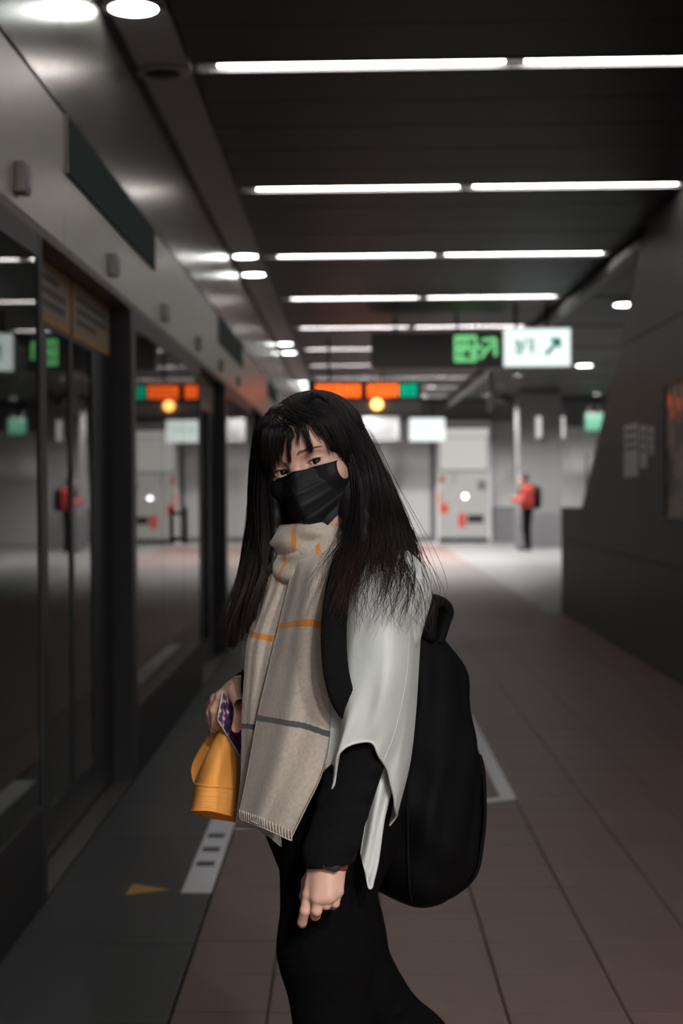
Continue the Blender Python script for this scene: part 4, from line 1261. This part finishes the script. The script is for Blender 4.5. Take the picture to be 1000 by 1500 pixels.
# second layer hanging behind it at the left
add_panel([
    (0.00, [P(404, 810, -.05), P(420, 812, -.07), P(440, 808, -.07)]),
    (0.14, [P(392, 860, -.06), P(410, 862, -.085), P(425, 866, -.09)]),
    (0.30, [P(366, 930, -.06), P(385, 935, -.085), P(406, 940, -.085)]),
    (0.46, [P(359, 1000, -.055), P(378, 1004, -.08), P(400, 1010, -.08)]),
    (0.64, [P(356, 1060, -.05), P(374, 1063, -.075), P(396, 1068, -.075)]),
    (0.82, [P(355, 1130, -.045), P(374, 1135, -.07), P(400, 1140, -.07)]),
    (1.00, [P(346, 1212, -.045), P(378, 1215, -.085), P(412, 1240, -.11)])], 40, 110, .0055, .30, .64, .003, 1.7)
# loops around the neck
NC = P(464, 796, .0)
def band(zc, tilt_x, rx, ry, hgt, th, stripes, ph, bulge=.008, offx=0.0):
    nu, nv = 130, 17
    G = np.zeros((nu, nv, 3)); so = np.full((nu, nv), .2)
    for i in range(nu):
        a = 2 * math.pi * i / (nu - 1)
        wr = .005 * math.sin(3 * a + ph) + .003 * math.sin(7 * a + 2 * ph)
        for j in range(nv):
            t = j / (nv - 1)
            out = bulge * math.sin(math.pi * t) + .006 * (t - .5) + wr * math.sin(2.5 * math.pi * t + ph)
            cx, cy = math.cos(a) * (rx + out), math.sin(a) * (ry + out)
            z = zc + tilt_x * math.cos(a) + hgt * (.5 - t) + .006 * math.sin(2 * a + ph) + .010 * math.sin(-a) * 0
            G[i, j] = (NC[0] + offx + cx, NC[1] + cy, z)
            d = min(((a - s + math.pi) % (2 * math.pi) - math.pi for s in stripes), key=abs)
            so[i, j] = d * (rx + ry) / 2
    V, F = thick_grid(G, th, None)
    sc_parts.append((V, F)); sc_o.append(np.concatenate([so.ravel()] * 2)); sc_d.append(np.full(2 * nu * nv, .3))
zc0 = NC[2]
band(zc0 + .012, .014, .070, .098, .050, .006, [R(-116)], .4)
band(zc0 - .016, .030, .074, .106, .050, .006, [R(-88), R(-131)], 1.9, .011, .002)
band(zc0 - .002, .006, .060, .070, .060, .006, [R(60)], 3.1)
V, F = join_np(sc_parts)
scarf = np_mesh('scarf', V, F, M['scarf'], woman)
for nm, arr in (('orange_distance', sc_o), ('dark_distance', sc_d)):
    at = scarf.data.attributes.new(nm, 'FLOAT', 'POINT'); at.data.foreach_set('value', np.concatenate(arr).astype(np.float32))
# blanket stitch along the hem
hem = crom([P(351, 1196, -.113), P(388, 1210, -.184), P(426, 1227, -.204)], 21)
L = []
for q in hem:
    L.append(tube_np(crom([q + (0, -.003, .012), q + (.0006, -.0042, .004), q + (.001, -.0025, -.004), q + (.001, .004, -.003)], 8), .0011, 5))
L.append(tube_np(hem + np.array([0, -.0025, -.0035]), .0013, 6))
st = np_mesh('hem_stitching', *join_np(L), M['scarf'], scarf); st['kind'] = 'stuff'
for nm in ('orange_distance', 'dark_distance'):
    at = st.data.attributes.new(nm, 'FLOAT', 'POINT'); at.data.foreach_set('value', np.full(len(st.data.vertices), .3, np.float32))

# ---- hair: a dark inner volume and single strands over it
def hair_mat():
    m = mat('black_hair', (0.007, 0.006, 0.006), 0.45, spec=.32)
    nt = m.node_tree; b = nt.nodes['Principled BSDF']
    a = nt.nodes.new('ShaderNodeAttribute'); a.attribute_name = 'tip'
    mx = nt.nodes.new('ShaderNodeMix'); mx.data_type = 'RGBA'
    mx.inputs[6].default_value = (0.0075, 0.0065, 0.0065, 1); mx.inputs[7].default_value = (0.050, 0.021, 0.014, 1)
    nt.links.new(a.outputs['Fac'], mx.inputs[0]); nt.links.new(mx.outputs[2], b.inputs['Base Color'])
    return m
M['hair'] = hair_mat()
HD = .10 - YB + 2.4          # guides below are given with their depth for a body at 2.4
def gp(L): return np.array([P(a, b, y - 2.4) for a, b, y in L])
def sink(gs):                                              # roots lie inside the dome
    for g in gs: g[0] = g[0] * .72 + HC * .28
    return gs
HL = np.array([-.005, -.090, .030]); HC = H(HL)          # centre of the hair dome
DOME_R = np.array([.0840, .0952, .0815])
right_side = [gp(g) for g in [
    [(446, 588, 2.375), (486, 606, 2.335), (511, 648, 2.335), (519, 705, 2.335), (514, 770, 2.28), (496, 835, 2.180), (484, 890, 2.130)],
    [(450, 583, 2.40), (500, 608, 2.36), (527, 660, 2.355), (540, 730, 2.33), (536, 800, 2.23), (520, 862, 2.15), (508, 920, 2.12)],
    [(454, 580, 2.42), (510, 612, 2.395), (543, 675, 2.39), (562, 750, 2.355), (564, 815, 2.215), (556, 862, 2.14), (546, 915, 2.11)],
    [(456, 580, 2.45), (516, 616, 2.43), (553, 685, 2.42), (582, 762, 2.39), (596, 825, 2.245), (600, 870, 2.165), (592, 918, 2.13)],
    [(456, 581, 2.48), (519, 622, 2.47), (558, 692, 2.455), (594, 772, 2.42), (615, 838, 2.31), (627, 882, 2.27), (620, 930, 2.25)]]]
left_side = [gp(g) for g in [
    [(440, 588, 2.375), (408, 606, 2.345), (394, 650, 2.34), (391, 715, 2.355), (397, 785, 2.355), (394, 850, 2.325), (374, 925, 2.31)],
    [(436, 583, 2.41), (394, 610, 2.38), (382, 664, 2.385), (380, 735, 2.40), (380, 805, 2.395), (366, 870, 2.37), (348, 945, 2.36)],
    [(436, 581, 2.45), (387, 616, 2.44), (374, 680, 2.455), (370, 760, 2.46), (360, 830, 2.45), (343, 885, 2.43), (336, 945, 2.42)]]]
back = [gp(g) for g in [
    [(454, 581, 2.49), (500, 630, 2.545), (520, 700, 2.55), (530, 790, 2.53), (545, 850, 2.48), (560, 890, 2.45)],
    [(450, 581, 2.50), (460, 630, 2.56), (465, 700, 2.57), (465, 780, 2.56), (460, 850, 2.53), (455, 890, 2.52)],
    [(445, 581, 2.49), (415, 630, 2.55), (400, 700, 2.56), (392, 790, 2.55), (380, 850, 2.52), (372, 890, 2.5)]]]
hb_ = Field((-.26, 2.2, 1.08), (.20, 2.85, 1.56), .004)
right_side, left_side, back = sink(right_side), sink(left_side), sink(back)
hb_.ell(HC, DOME_R - .0006, HROT)
# open the face
hb_.ell(H((0, .04, -.042)), (.064, .088, .090), HROT, k=.010, op='s')
for gs, rad in ((right_side, .016), (left_side, .014), (back, .022)):
    rs = [crom(g, 15) for g in gs]
    for a, b in zip(rs[:-1], rs[1:]):
        for w in (0, .5, 1.0) if gs is not back else (0, .33, .66, 1):
            c = a * (1 - w) + b * w
            for i in range(0, 11 if gs is not right_side else (10 if a is rs[0] else (7 if a is rs[1] else 6))):
                r0 = rad * min(1, (.55 + i * .12)) * (1 - max(0, i - 7) * .2)
                r1 = rad * min(1, (.55 + (i + 1) * .12)) * (1 - max(0, i - 6) * .2)
                q0, q1 = c[i].copy(), c[i + 1].copy()
                dirv = HC - q0; dirv[2] = 0; dirv /= np.linalg.norm(dirv) + 1e-9
                hb_.cap(q0 + dirv * r0, q1 + dirv * r1, r0, max(r1, .003), k=.012)
HV2, HF2 = hb_.mesh()
tips = [np.zeros(len(HV2))]
hparts = [(HV2, HF2)]
def strand(path, r0, t0=0.0, amp=1.0, seg=3):
    n = len(path)
    rad = r0 * np.clip(1.0 - .85 * np.linspace(0, 1, n) ** 2.5, .12, 1)
    V, F = tube_np(path, rad, seg)
    hparts.append((V, F))
    tt = np.linspace(0, 1, n); tt = np.concatenate([tt[:1], tt, tt[-1:]])
    tips.append(np.repeat(np.clip((tt - .58) / .42, 0, 1) ** 1.3 * amp, seg))
def sheet(gs, count, spread, lift, r0=.00085, wave=.006, npt=19, fly=0.0, tint=1.0, clumps=24, cut=(.80, 1.06)):
    rs = np.stack([crom(g, npt) for g in gs])
    tt = np.linspace(0, 1, npt)[:, None]
    cl = [dict(curl=rng.uniform(.4, 1.6), a=(i + rng.uniform(.1, .9)) / clumps * (len(gs) - 1), cut=rng.uniform(*cut), ph=rng.uniform(0, 6.28, 3), am=rng.uniform(.5, 1.5), off=rng.normal(0, 1, 3), lift=rng.uniform(0, 1)) for i in range(clumps)]
    ca = np.array([c['a'] for c in cl])
    def path(a):
        i = min(int(a), len(gs) - 2); w = a - i
        return rs[i] * (1 - w) + rs[i + 1] * w
    for _ in range(count):
        a = (len(gs) - 1) * (rng.beta(1, 1.35) if gs is right_side else rng.uniform())
        c = cl[int(np.argmin(np.abs(ca - a) + rng.uniform(0, .06, len(ca))))]
        mixw = np.clip((tt - .25) / .6, 0, 1) ** 1.3 * .80
        p = path(a) * (1 - mixw) + path(c['a']) * mixw
        out = p - HC; out[:, 2] *= .3; out /= np.linalg.norm(out, axis=1, keepdims=True) + 1e-9
        p = p + out * (lift * (rng.uniform(.1, .7) * (1 - .5 * tt) + .5 * c['lift'] * tt) + .002)
        p = p + rng.normal(0, 1, 3) * spread * (.35 + .75 * tt) * np.array([1, .7, .3])
        p = p + c['off'] * .0065 * tt ** 2 * np.array([1, .6, .2])
        ph = c['ph']
        p = p + wave * c['am'] * (tt ** 1.8) * np.concatenate([np.sin(8 * tt + ph[0]), .6 * np.cos(7 * tt + ph[1]), 0 * tt], 1)
        p = p + .008 * c['curl'] * np.clip((tt - .6) / .4, 0, 1) ** 1.5 * np.concatenate([np.sin(15 * tt + ph[2]), .7 * np.cos(15 * tt + ph[2]), 0 * tt], 1)
        if fly:
            f = rng.uniform(0, 6.28, 2)
            p = p + fly * tt ** 1.6 * np.concatenate([np.sin(7 * tt + f[0]), np.cos(6 * tt + f[1]), .4 * np.sin(5 * tt + f[1])], 1)
        L = min(1.0, max(.45, c['cut'] + rng.normal(0, .10)))
        if gs is right_side and not fly:
            L = min(1.0, (.60 + .40 * rng.beta(1.6, 2.0)) if a < 1.2 else (.54 + .30 * rng.beta(1.5, 2.4))) if rng.random() < (.92 if a < 1.2 else .96) else L
        idx = np.linspace(0, (npt - 1) * L, npt)
        f0 = np.floor(idx).astype(int); f1 = np.minimum(f0 + 1, npt - 1); fr = (idx - f0)[:, None]
        strand(p[f0] * (1 - fr) + p[f1] * fr, r0 * rng.uniform(.7, 1.2), amp=tint * rng.uniform(.45, 1))
sheet(right_side, 1900, .0028, .011, wave=.009, clumps=38)
sheet(left_side, 1150, .0022, .009, wave=.008, clumps=20, tint=.6)
sheet(back, 500, .004, .012)
sheet(right_side, 260, .007, .011, .0006, .010, fly=.016)
sheet(left_side, 120, .007, .009, .0006, .010, fly=.013)
# strands straying over the scarf and the jacket
stray = [gp(g) for g in [
    [(500, 640, 2.335), (515, 700, 2.32), (512, 760, 2.27), (490, 800, 2.22), (468, 840, 2.19), (462, 875, 2.18)],
    [(510, 650, 2.34), (522, 720, 2.32), (520, 790, 2.24), (508, 840, 2.17), (520, 880, 2.14), (540, 912, 2.125)],
    [(530, 680, 2.36), (548, 740, 2.33), (560, 800, 2.24), (575, 850, 2.15), (560, 890, 2.12), (556, 910, 2.12)],
    [(545, 700, 2.40), (580, 770, 2.36), (600, 830, 2.25), (612, 870, 2.2), (600, 905, 2.18), (612, 930, 2.19)]]]
sheet(stray, 110, .008, .004, .0006, .006, fly=.012)
# fringe over the forehead, laid on an ellipsoid just outside the brow
FE_C, FE_R = np.array([0, -.060, .024]), np.array([.079, .077, .086])
def on_dome(p, lift):
    v = (np.array(p) - HL) / DOME_R; v /= np.linalg.norm(v)
    return H(HL + v * (DOME_R + lift))
def on_brow(px, py, lift):
    o = (A3(CAM_LOC) - HORG) @ HROT; d = (A3(ray(px, py))) @ HROT
    rr = FE_R + lift
    oo, dd = (o - FE_C) / rr, d / rr
    a, b, c = dd @ dd, oo @ dd, oo @ oo - 1
    disc = b * b - a * c
    t = (-b - math.sqrt(disc)) / a if disc > 0 else -b / a
    return H(o + d * t)
fringe = [((390, 622), (380, 700), 120, 4, .040),  # middle, tip in the photograph; strands; width at the tip; root across the crown
    ((398, 626), (387, 700), 120, 4, .030), ((404, 626), (396, 690), 100, 4, .026), ((411, 626), (406, 678), 60, 2.6, .022),
    ((417, 628), (413, 668), 34, 2.2, .018), ((424, 632), (424.5, 676), 80, 1.6, .014), ((432, 622), (437, 652), 26, 2.2, .009),
    ((441, 622), (455.5, 661), 110, 2.2, .004), ((452, 616), (471, 645), 26, 2.4, -.001), ((464, 616), (487, 659), 90, 2.6, -.006),
    ((473, 614), (500, 662), 110, 3, -.011), ((482, 614), (508, 674), 130, 3, -.016), ((489, 614), (514, 690), 150, 3.4, -.020)]
for mid, tip, cnt, wd, rx0 in fringe:
    for _ in range(cnt):
        jm = rng.normal(0, 2.6, 2); jt = rng.normal(0, wd, 2) * (1, 1.8)
        l0 = rng.uniform(0, .006)
        m2 = np.add(mid, jm); t2 = np.add(tip, jt)
        x0 = rx0 * .5 + rng.normal(0, .010)
        r_a = on_dome((x0 * .6 - .006, -.105, .12), .0005 + l0 * .2); r_b = on_dome((x0 * 1.3 - .004, -.060, .105), .0012 + l0 * .3); r_c = on_dome((rx0 * 1.5 + rng.normal(0, .008), -.030, .082), .0015 + l0 * .4)
        low = [on_brow(*(m2 * (1 - q) + t2 * q + np.array([1.5, -1]) * math.sin(math.pi * q) * (1 if tip[0] > 430 else -1)), .004 + l0 - .0040 * q * q) for q in (0, .35, .7, 1.0)]
        strand(crom(np.array([r_a, r_b, r_c] + low), 18), .0008 * rng.uniform(.7, 1.2), amp=.10)
# crown strands so the parting is covered
for _ in range(900):
    th = rng.uniform(0, 2 * math.pi)
    if math.sin(th) > .45: continue
    ph0 = rng.uniform(0.0, .35); lf = rng.uniform(.0, .002)
    pts = []
    for q in range(10):
        ph = ph0 + q * .165
        d = np.array([math.sin(ph) * math.cos(th), math.sin(ph) * math.sin(th), math.cos(ph)])
        pts.append(H(HL + d * (DOME_R + lf * (1 - q / 12))))
    strand(crom(pts, 10), .0009, amp=0)
V, F = join_np(hparts)
hair = np_mesh('hair', V, F, M['hair'], woman)
at = hair.data.attributes.new('tip', 'FLOAT', 'POINT'); at.data.foreach_set('value', np.concatenate(tips).astype(np.float32))

# ================================================================== THINGS SHE CARRIES
# ---- backpack
pack = thing('backpack', 'large black nylon backpack on the back of the woman', 'backpack', tuple(P(625, 1325, .1)))
def superring(c, ru, rw, pw=2.7, n=64, tu=TL, tw=TFW):
    out = []
    for i in range(n):
        a = 2 * math.pi * i / n
        ca, sa = math.cos(a), math.sin(a)
        out.append(c + tu * ru * math.copysign(abs(ca) ** (2 / pw), ca) + tw * rw * math.copysign(abs(sa) ** (2 / pw), sa))
    return np.array(out)
prof = [(908, 606, .03, .02), (918, 606, .055, .034), (940, 607, .080, .052), (985, 612, .106, .074), (1060, 613, .120, .086), (1120, 613, .128, .092),
        (1180, 613, .131, .095), (1235, 613, .126, .090), (1275, 614, .110, .078), (1303, 617, .080, .058), (1320, 622, .042, .030), (1326, 626, .015, .012)]
rows = crom([[py, cx, ru, rw] for py, cx, ru, rw in prof], 60)
G = np.stack([superring(P(cx - 11, py, .135), max(ru, .004), max(rw, .004)) for py, cx, ru, rw in rows])     # (60, 64, 3)
tt = np.linspace(0, 1, 60)[:, None]; aa = np.linspace(0, 2 * math.pi, 64, endpoint=False)[None]
wr = .0042 * np.sin(5 * aa + 9 * tt) * np.sin(7 * tt * math.pi) + .003 * np.sin(11 * aa - 17 * tt) + .004 * np.sin(3 * aa + 21 * tt)
cen = G.mean(1, keepdims=True); dirn = G - cen; dirn /= np.linalg.norm(dirn, axis=-1, keepdims=True) + 1e-9
G = G + dirn * (wr * np.sin(tt * math.pi))[..., None]
V = G.reshape(-1, 3); F = []
for i in range(59):
    for j in range(64):
        k = (j + 1) % 64; F.append((i * 64 + j, (i + 1) * 64 + j, (i + 1) * 64 + k, i * 64 + k))
bag = np_mesh('main_body', V, np.array(F)[:, ::-1], M['nylon'], pack)
# zip seams over the panels
for j in (9, 40):
    np_mesh('zip_seam', *tube_np(G[8:54, j] + dirn[8:54, j] * .0005, .0026, 6), M['webbing'], pack)
# front pocket
pk = []
for i in range(26, 55):
    sel = [(q % 64) for q in range(40, 57)]
    pk.append(G[i, sel] + dirn[i, sel] * .010 * math.sin(math.pi * (i - 26) / 28))
V, F = thick_grid(np.array(pk), .006, -TFW)
np_mesh('pocket', V, F, M['nylon'], pack)
# shoulder straps
def strap(pts, width=.020, th=.0045, up=None, name='shoulder_strap'):
    c = crom(pts, 40)
    n = np.gradient(c, axis=0)
    return np_mesh(name, *tube_np(c, 1.0, 12, (width, th), up), M['webbing'], pack)
front = [P(585, 912, .06), P(556, 850, .03), P(532, 812, -.03), P(512, 806, -.12), P(499, 845, -.215), P(490, 900, -.245), P(489, 950, -.252), P(494, 995, -.252), P(506, 1030, -.245), P(530, 1060, -.20), P(560, 1110, -.10), P(585, 1200, .02)]
cst = crom(front, 40)
axis = np.stack([P(500, y, 0.05) for y in np.linspace(830, 1150, 40)])
upv = cst - axis; upv[:12] += np.array([0, 0, .25]); upv /= np.linalg.norm(upv, axis=1, keepdims=True)
strap(front, .0195, .0045, upv)
B0 = [B(-.06, -.12, 1.17), B(-.07, -.05, 1.245), B(-.07, .03, 1.245), B(-.065, .105, 1.17), B(-.06, .128, 1.08), B(-.09, .118, .97), B(-.14, .04, .92), B(-.13, -.10, .88)]
c2 = crom(B0, 40); up2 = c2 - np.stack([B(-.06, 0, z) for z in np.linspace(1.15, .9, 40)]); up2 /= np.linalg.norm(up2, axis=1, keepdims=True)
strap(B0, .018, .0045, up2)
# carry handle standing up from the top
hn = crom([P(626, 935, .07), P(627, 900, .06), P(632, 882, .06), P(644, 880, .075), P(653, 890, .085), P(649, 910, .09), P(640, 940, .09)], 40)
uph = hn - P(637, 920, .085); uph /= np.linalg.norm(uph, axis=1, keepdims=True)
np_mesh('carry_handle', *tube_np(hn, 1.0, 12, (.017, .0085), uph), M['webbing'], pack)

# ---- bucket hat
hat = thing('bucket_hat', 'orange cotton bucket hat hanging crumpled from her hand', 'hat', tuple(P(318, 1200, .05)))
hrows = [(335, 1066, 9, .016), (333, 1074, 14, .026), (329, 1090, 19, .036), (325, 1112, 25, .048), (322, 1136, 30, .056), (320.5, 1150, 32.5, .060), (320, 1154, 33, .061),
         (319.5, 1160, 34, .063), (319, 1178, 36, .069), (318.5, 1196, 38.5, .076)]
hr = crom(hrows, 46)
n = 72
G = np.zeros((46, n, 3))
for i, (cx, cy, hw, hd) in enumerate(hr):
    c = P(cx, cy, .062)
    hwm = hw / 2200 * (YB + .06)
    for j in range(n):
        a = 2 * math.pi * j / n
        t = i / 45
        x, y = math.cos(a) * hwm, math.sin(a) * hd
        z = -x * .16 * t - y * .31 * t
        wv = 1 + .05 * math.sin(3 * a + 4 * t) * (1 - .5 * t) + .035 * math.sin(5 * a + 1 + 6 * t)
        G[i, j] = c + np.array([x * wv, y * wv, z])
def ring_mesh(G, th):
    Gc = np.concatenate([G, G[:, :1]], 1)
    return thick_grid(Gc, th, None)
seam = 29
cr = np_mesh('crown', *ring_mesh(G[:seam + 1], .0022), M['hat'], hat)
brimG = G[seam:].copy()
br_ = np_mesh('brim', *ring_mesh(brimG, .003), M['hat'], hat)
top = np.vstack([G[0], G[0].mean(0, keepdims=True)])
mesh_o = mesh_obj('crown_top', top, [(j, (j + 1) % n, n) for j in range(n)], M['hat'], None, True); reparent(mesh_o, hat)
nrm = G - G.mean(1, keepdims=True); nrm /= np.linalg.norm(nrm, axis=-1, keepdims=True)
L = [tube_np(np.vstack([G[i] + nrm[i] * .0016, G[i][:1] + nrm[i][:1] * .0016]), .0005, 5, caps=False) for i in range(seam + 2, 46, 3)]
stx = np_mesh('stitching', *join_np(L), M['hat'], br_); stx['kind'] = 'stuff'
np_mesh('seam', *tube_np(np.vstack([G[seam], G[seam][:1]]) + np.vstack([nrm[seam], nrm[seam][:1]]) * .001, .0022, 6, caps=False), M['hat'], cr)
# the far half of the brim, turned up behind
wing = grid_surface([[P(324, 1058, .085), P(322, 1085, .09), P(318, 1120, .09), P(318, 1158, .09)],
                     [P(318, 1060, .095), P(308, 1088, .105), P(302, 1120, .105), P(304, 1157, .10)],
                     [P(313, 1068, .105), P(297, 1094, .118), P(290, 1122, .115), P(293, 1152, .108)],
                     [P(311, 1075, .11), P(292, 1100, .124), P(281, 1126, .12), P(283, 1146, .112)]], 40, 40)
br2 = np_mesh('turned_brim', *thick_grid(wing, .003, (0, -1, 0)), M['hat'], hat)
L = [tube_np(wing[i] + np.array([0, -.0018, 0]), .0005, 5) for i in range(6, 40, 5)]
s2 = np_mesh('stitching', *join_np(L), M['hat'], br2); s2['kind'] = 'stuff'

# ---- card in the same hand
def card_mat():
    m = mat('card_print', (0.10, 0.05, 0.16), .3)
    nt = m.node_tree; b = nt.nodes['Principled BSDF']
    a = nt.nodes.new('ShaderNodeUVMap')
    n = nt.nodes.new('ShaderNodeTexNoise'); n.inputs['Scale'].default_value = 4.5; n.inputs['Detail'].default_value = 1.0
    nt.links.new(a.outputs[0], n.inputs['Vector'])
    r = nt.nodes.new('ShaderNodeValToRGB'); e = r.color_ramp.elements
    e[0].position = .0; e[0].color = (.035, .02, .07, 1); e[1].position = .66; e[1].color = (.62, .62, .60, 1)
    for p, c in ((.42, (.08, .04, .14, 1)), (.54, (.13, .07, .22, 1)), (.58, (.5, .05, .06, 1)), (.61, (.35, .33, .3, 1))):
        x = e.new(p); x.color = c
    r.color_ramp.interpolation = 'CONSTANT'
    sx = nt.nodes.new('ShaderNodeSeparateXYZ'); nt.links.new(a.outputs[0], sx.inputs[0])
    ma = nt.nodes.new('ShaderNodeMath'); ma.operation = 'MULTIPLY_ADD'; ma.inputs[1].default_value = -.16; ma.inputs[2].default_value = .10
    nt.links.new(sx.outputs[0], ma.inputs[0])
    ad = nt.nodes.new('ShaderNodeMath'); nt.links.new(ma.outputs[0], ad.inputs[0]); nt.links.new(n.outputs['Fac'], ad.inputs[1])
    nt.links.new(ad.outputs[0], r.inputs[0]); nt.links.new(r.outputs[0], b.inputs['Base Color'])
    return m
card = thing('travel_card', 'purple and white printed card held under her thumb', 'card', tuple(P(350, 1106, .05)))
c4 = [P(326, 1013, .020), P(318.5, 1054, .020), P(351, 1107, .040), P(359, 1067, .040)]
Gc = np.array([[c4[0] * (1 - u) * (1 - v) + c4[1] * (1 - u) * v + c4[2] * u * v + c4[3] * u * (1 - v) for v in np.linspace(0, 1, 6)] for u in np.linspace(0, 1, 8)])
V, F = thick_grid(Gc, .0016, (0, -1, 0))
cd = np_mesh('print', V, F, card_mat(), card, False)
uv = cd.data.uv_layers.new(name='UVMap')
uvv = np.array([[u, v] for u in np.linspace(0, 1.6, 8) for v in np.linspace(0, 1, 6)] * 2)
li = np.zeros(len(cd.data.loops), np.int32); cd.data.loops.foreach_get('vertex_index', li)
uv.data.foreach_set('uv', uvv[li].astype(np.float32).ravel())
M['card_edge'] = mat('card_edge', (.6, .6, .58), .4)
rim = np.vstack([crom([c4[0], c4[1]], 6), crom([c4[1], c4[2]], 8)])
np_mesh('white_edge', *tube_np(rim + np.array([0, -.0006, 0]), .0011, 6), M['card_edge'], card)

# ================================================================== the man in red far behind
def far_person():
    f0 = A3(atY(771, 808, 33.7 * S_WORLD)); f0[2] = 0
    hgt = 1.58
    p = thing('person', 'person in red jacket and black trousers looking down at a phone far behind', 'person', tuple(f0))
    q = lambda x, y, z: f0 + np.array([x, y, z * hgt / 1.7])
    lo, hi = f0 + (-.5, -.5, 0), f0 + (.5, .5, 1.75)
    b = Field(lo, hi, .016)
    def arms_(f, e):
        f.cap(q(-.05, -.18, 1.36), q(-.10, -.22, 1.10), .05 + e, .043 + e, k=.03); f.cap(q(-.10, -.22, 1.10), q(-.27, -.08, 1.13), .04 + e, .03 + e, k=.03)
        f.cap(q(.05, .18, 1.36), q(-.02, .22, 1.10), .05 + e, .043 + e, k=.03); f.cap(q(-.02, .22, 1.10), q(-.27, .05, 1.13), .04 + e, .03 + e, k=.03)
    def tors(f, e):
        f.ell(q(.02, 0, .92), np.array([.12, .16, .13]) + e, None, .05); f.ell(q(.02, 0, 1.12), np.array([.12, .16, .18]) + e, None, .06); f.ell(q(.02, 0, 1.30), np.array([.12, .19, .12]) + e, None, .06)
    def legs_(f, e):
        for s in (-1, 1):
            f.cap(q(.02, .085 * s, .88), q(.0, .09 * s, .48), .085 + e, .06 + e, k=.03); f.cap(q(.0, .09 * s, .48), q(.03, .09 * s, .08), .06 + e, .042 + e, k=.03)
    tors(b, 0); arms_(b, 0); legs_(b, 0)
    b.cap(q(.0, 0, 1.38), q(-.03, 0, 1.5), .05, .05, k=.03); b.ell(q(-.06, 0, 1.57), (.09, .075, .11), None, .03)
    b.cap(q(-.145, 0, 1.56), q(-.155, 0, 1.54), .014, .014, k=.02)
    for s in (-1, 1):
        b.ell(q(-.29, .06 * s - .015, 1.14), (.045, .02, .035), None, .01)
        b.cap(q(.03, .09 * s, .05), q(-.12, .10 * s, .035), .04, .035, k=.03)
    np_mesh('body', *b.mesh(), M['skin'], p)
    j = Field(lo, hi, .016); tors(j, .025); arms_(j, .018); j.half(q(0, 0, .93), (0, 0, -1))
    np_mesh('jacket', *j.mesh(), mat('red_jacket', (.42, .04, .03), .7), p)
    l = Field(lo, hi, .016); tors(l, .012); legs_(l, .015); l.half(q(0, 0, .95), (0, 0, 1)); l.half(q(0, 0, .05), (0, 0, -1))
    np_mesh('trousers', *l.mesh(), M['trouser'], p)
    h = Field(lo, hi, .012); h.ell(q(-.045, 0, 1.60), (.10, .088, .105)); h.ell(q(-.14, 0, 1.53), (.09, .07, .085), None, .01, 's')
    np_mesh('hair', *h.mesh(), M['lash'], p)
    for s in (-1, 1):
        sf = Field(lo, hi, .012); sf.cap(q(.05, .09 * s, .05), q(-.14, .10 * s, .04), .05, .044); sf.half(q(0, 0, .004), (0, 0, -1)); sf.half(q(0, 0, .09), (0, 0, 1))
        np_mesh('shoe', *sf.mesh(), M['shoe'], p)
    bp = thing('backpack', 'black backpack worn by the person in red', 'backpack', tuple(q(.2, 0, .95)))
    k = Field(lo, hi + np.array([.3, 0, 0]), .014); k.ell(q(.225, 0, 1.16), (.075, .15, .24), None, 0, 'u', 3.2)
    np_mesh('bag', *k.mesh(), M['nylon'], bp)
    for s in (-1, 1):
        c = crom([q(.16, .10 * s, 1.36), q(.04, .11 * s, 1.47), q(-.11, .10 * s, 1.36), q(-.125, .10 * s, 1.18), q(.0, .17 * s, 1.02), q(.16, .12 * s, 1.0)], 24)
        np_mesh('strap', *tube_np(c, .018, 8), M['webbing'], bp)
    ph = thing('phone', 'dark phone in the hands of the person in red', 'phone', tuple(q(-.33, 0, 1.13)))
    c = q(-.335, -.01, 1.17)
    sc_ = box('phone_body', c[0] - .006, c[0] + .004, c[1] - .04, c[1] + .04, c[2] - .07, c[2] + .07, M['black'], None, bev=.003); reparent(sc_, ph)
    sc2 = box('screen', c[0] + .004, c[0] + .005, c[1] - .035, c[1] + .035, c[2] - .063, c[2] + .063, M['grey_dark']); reparent(sc2, ph)
far_person()
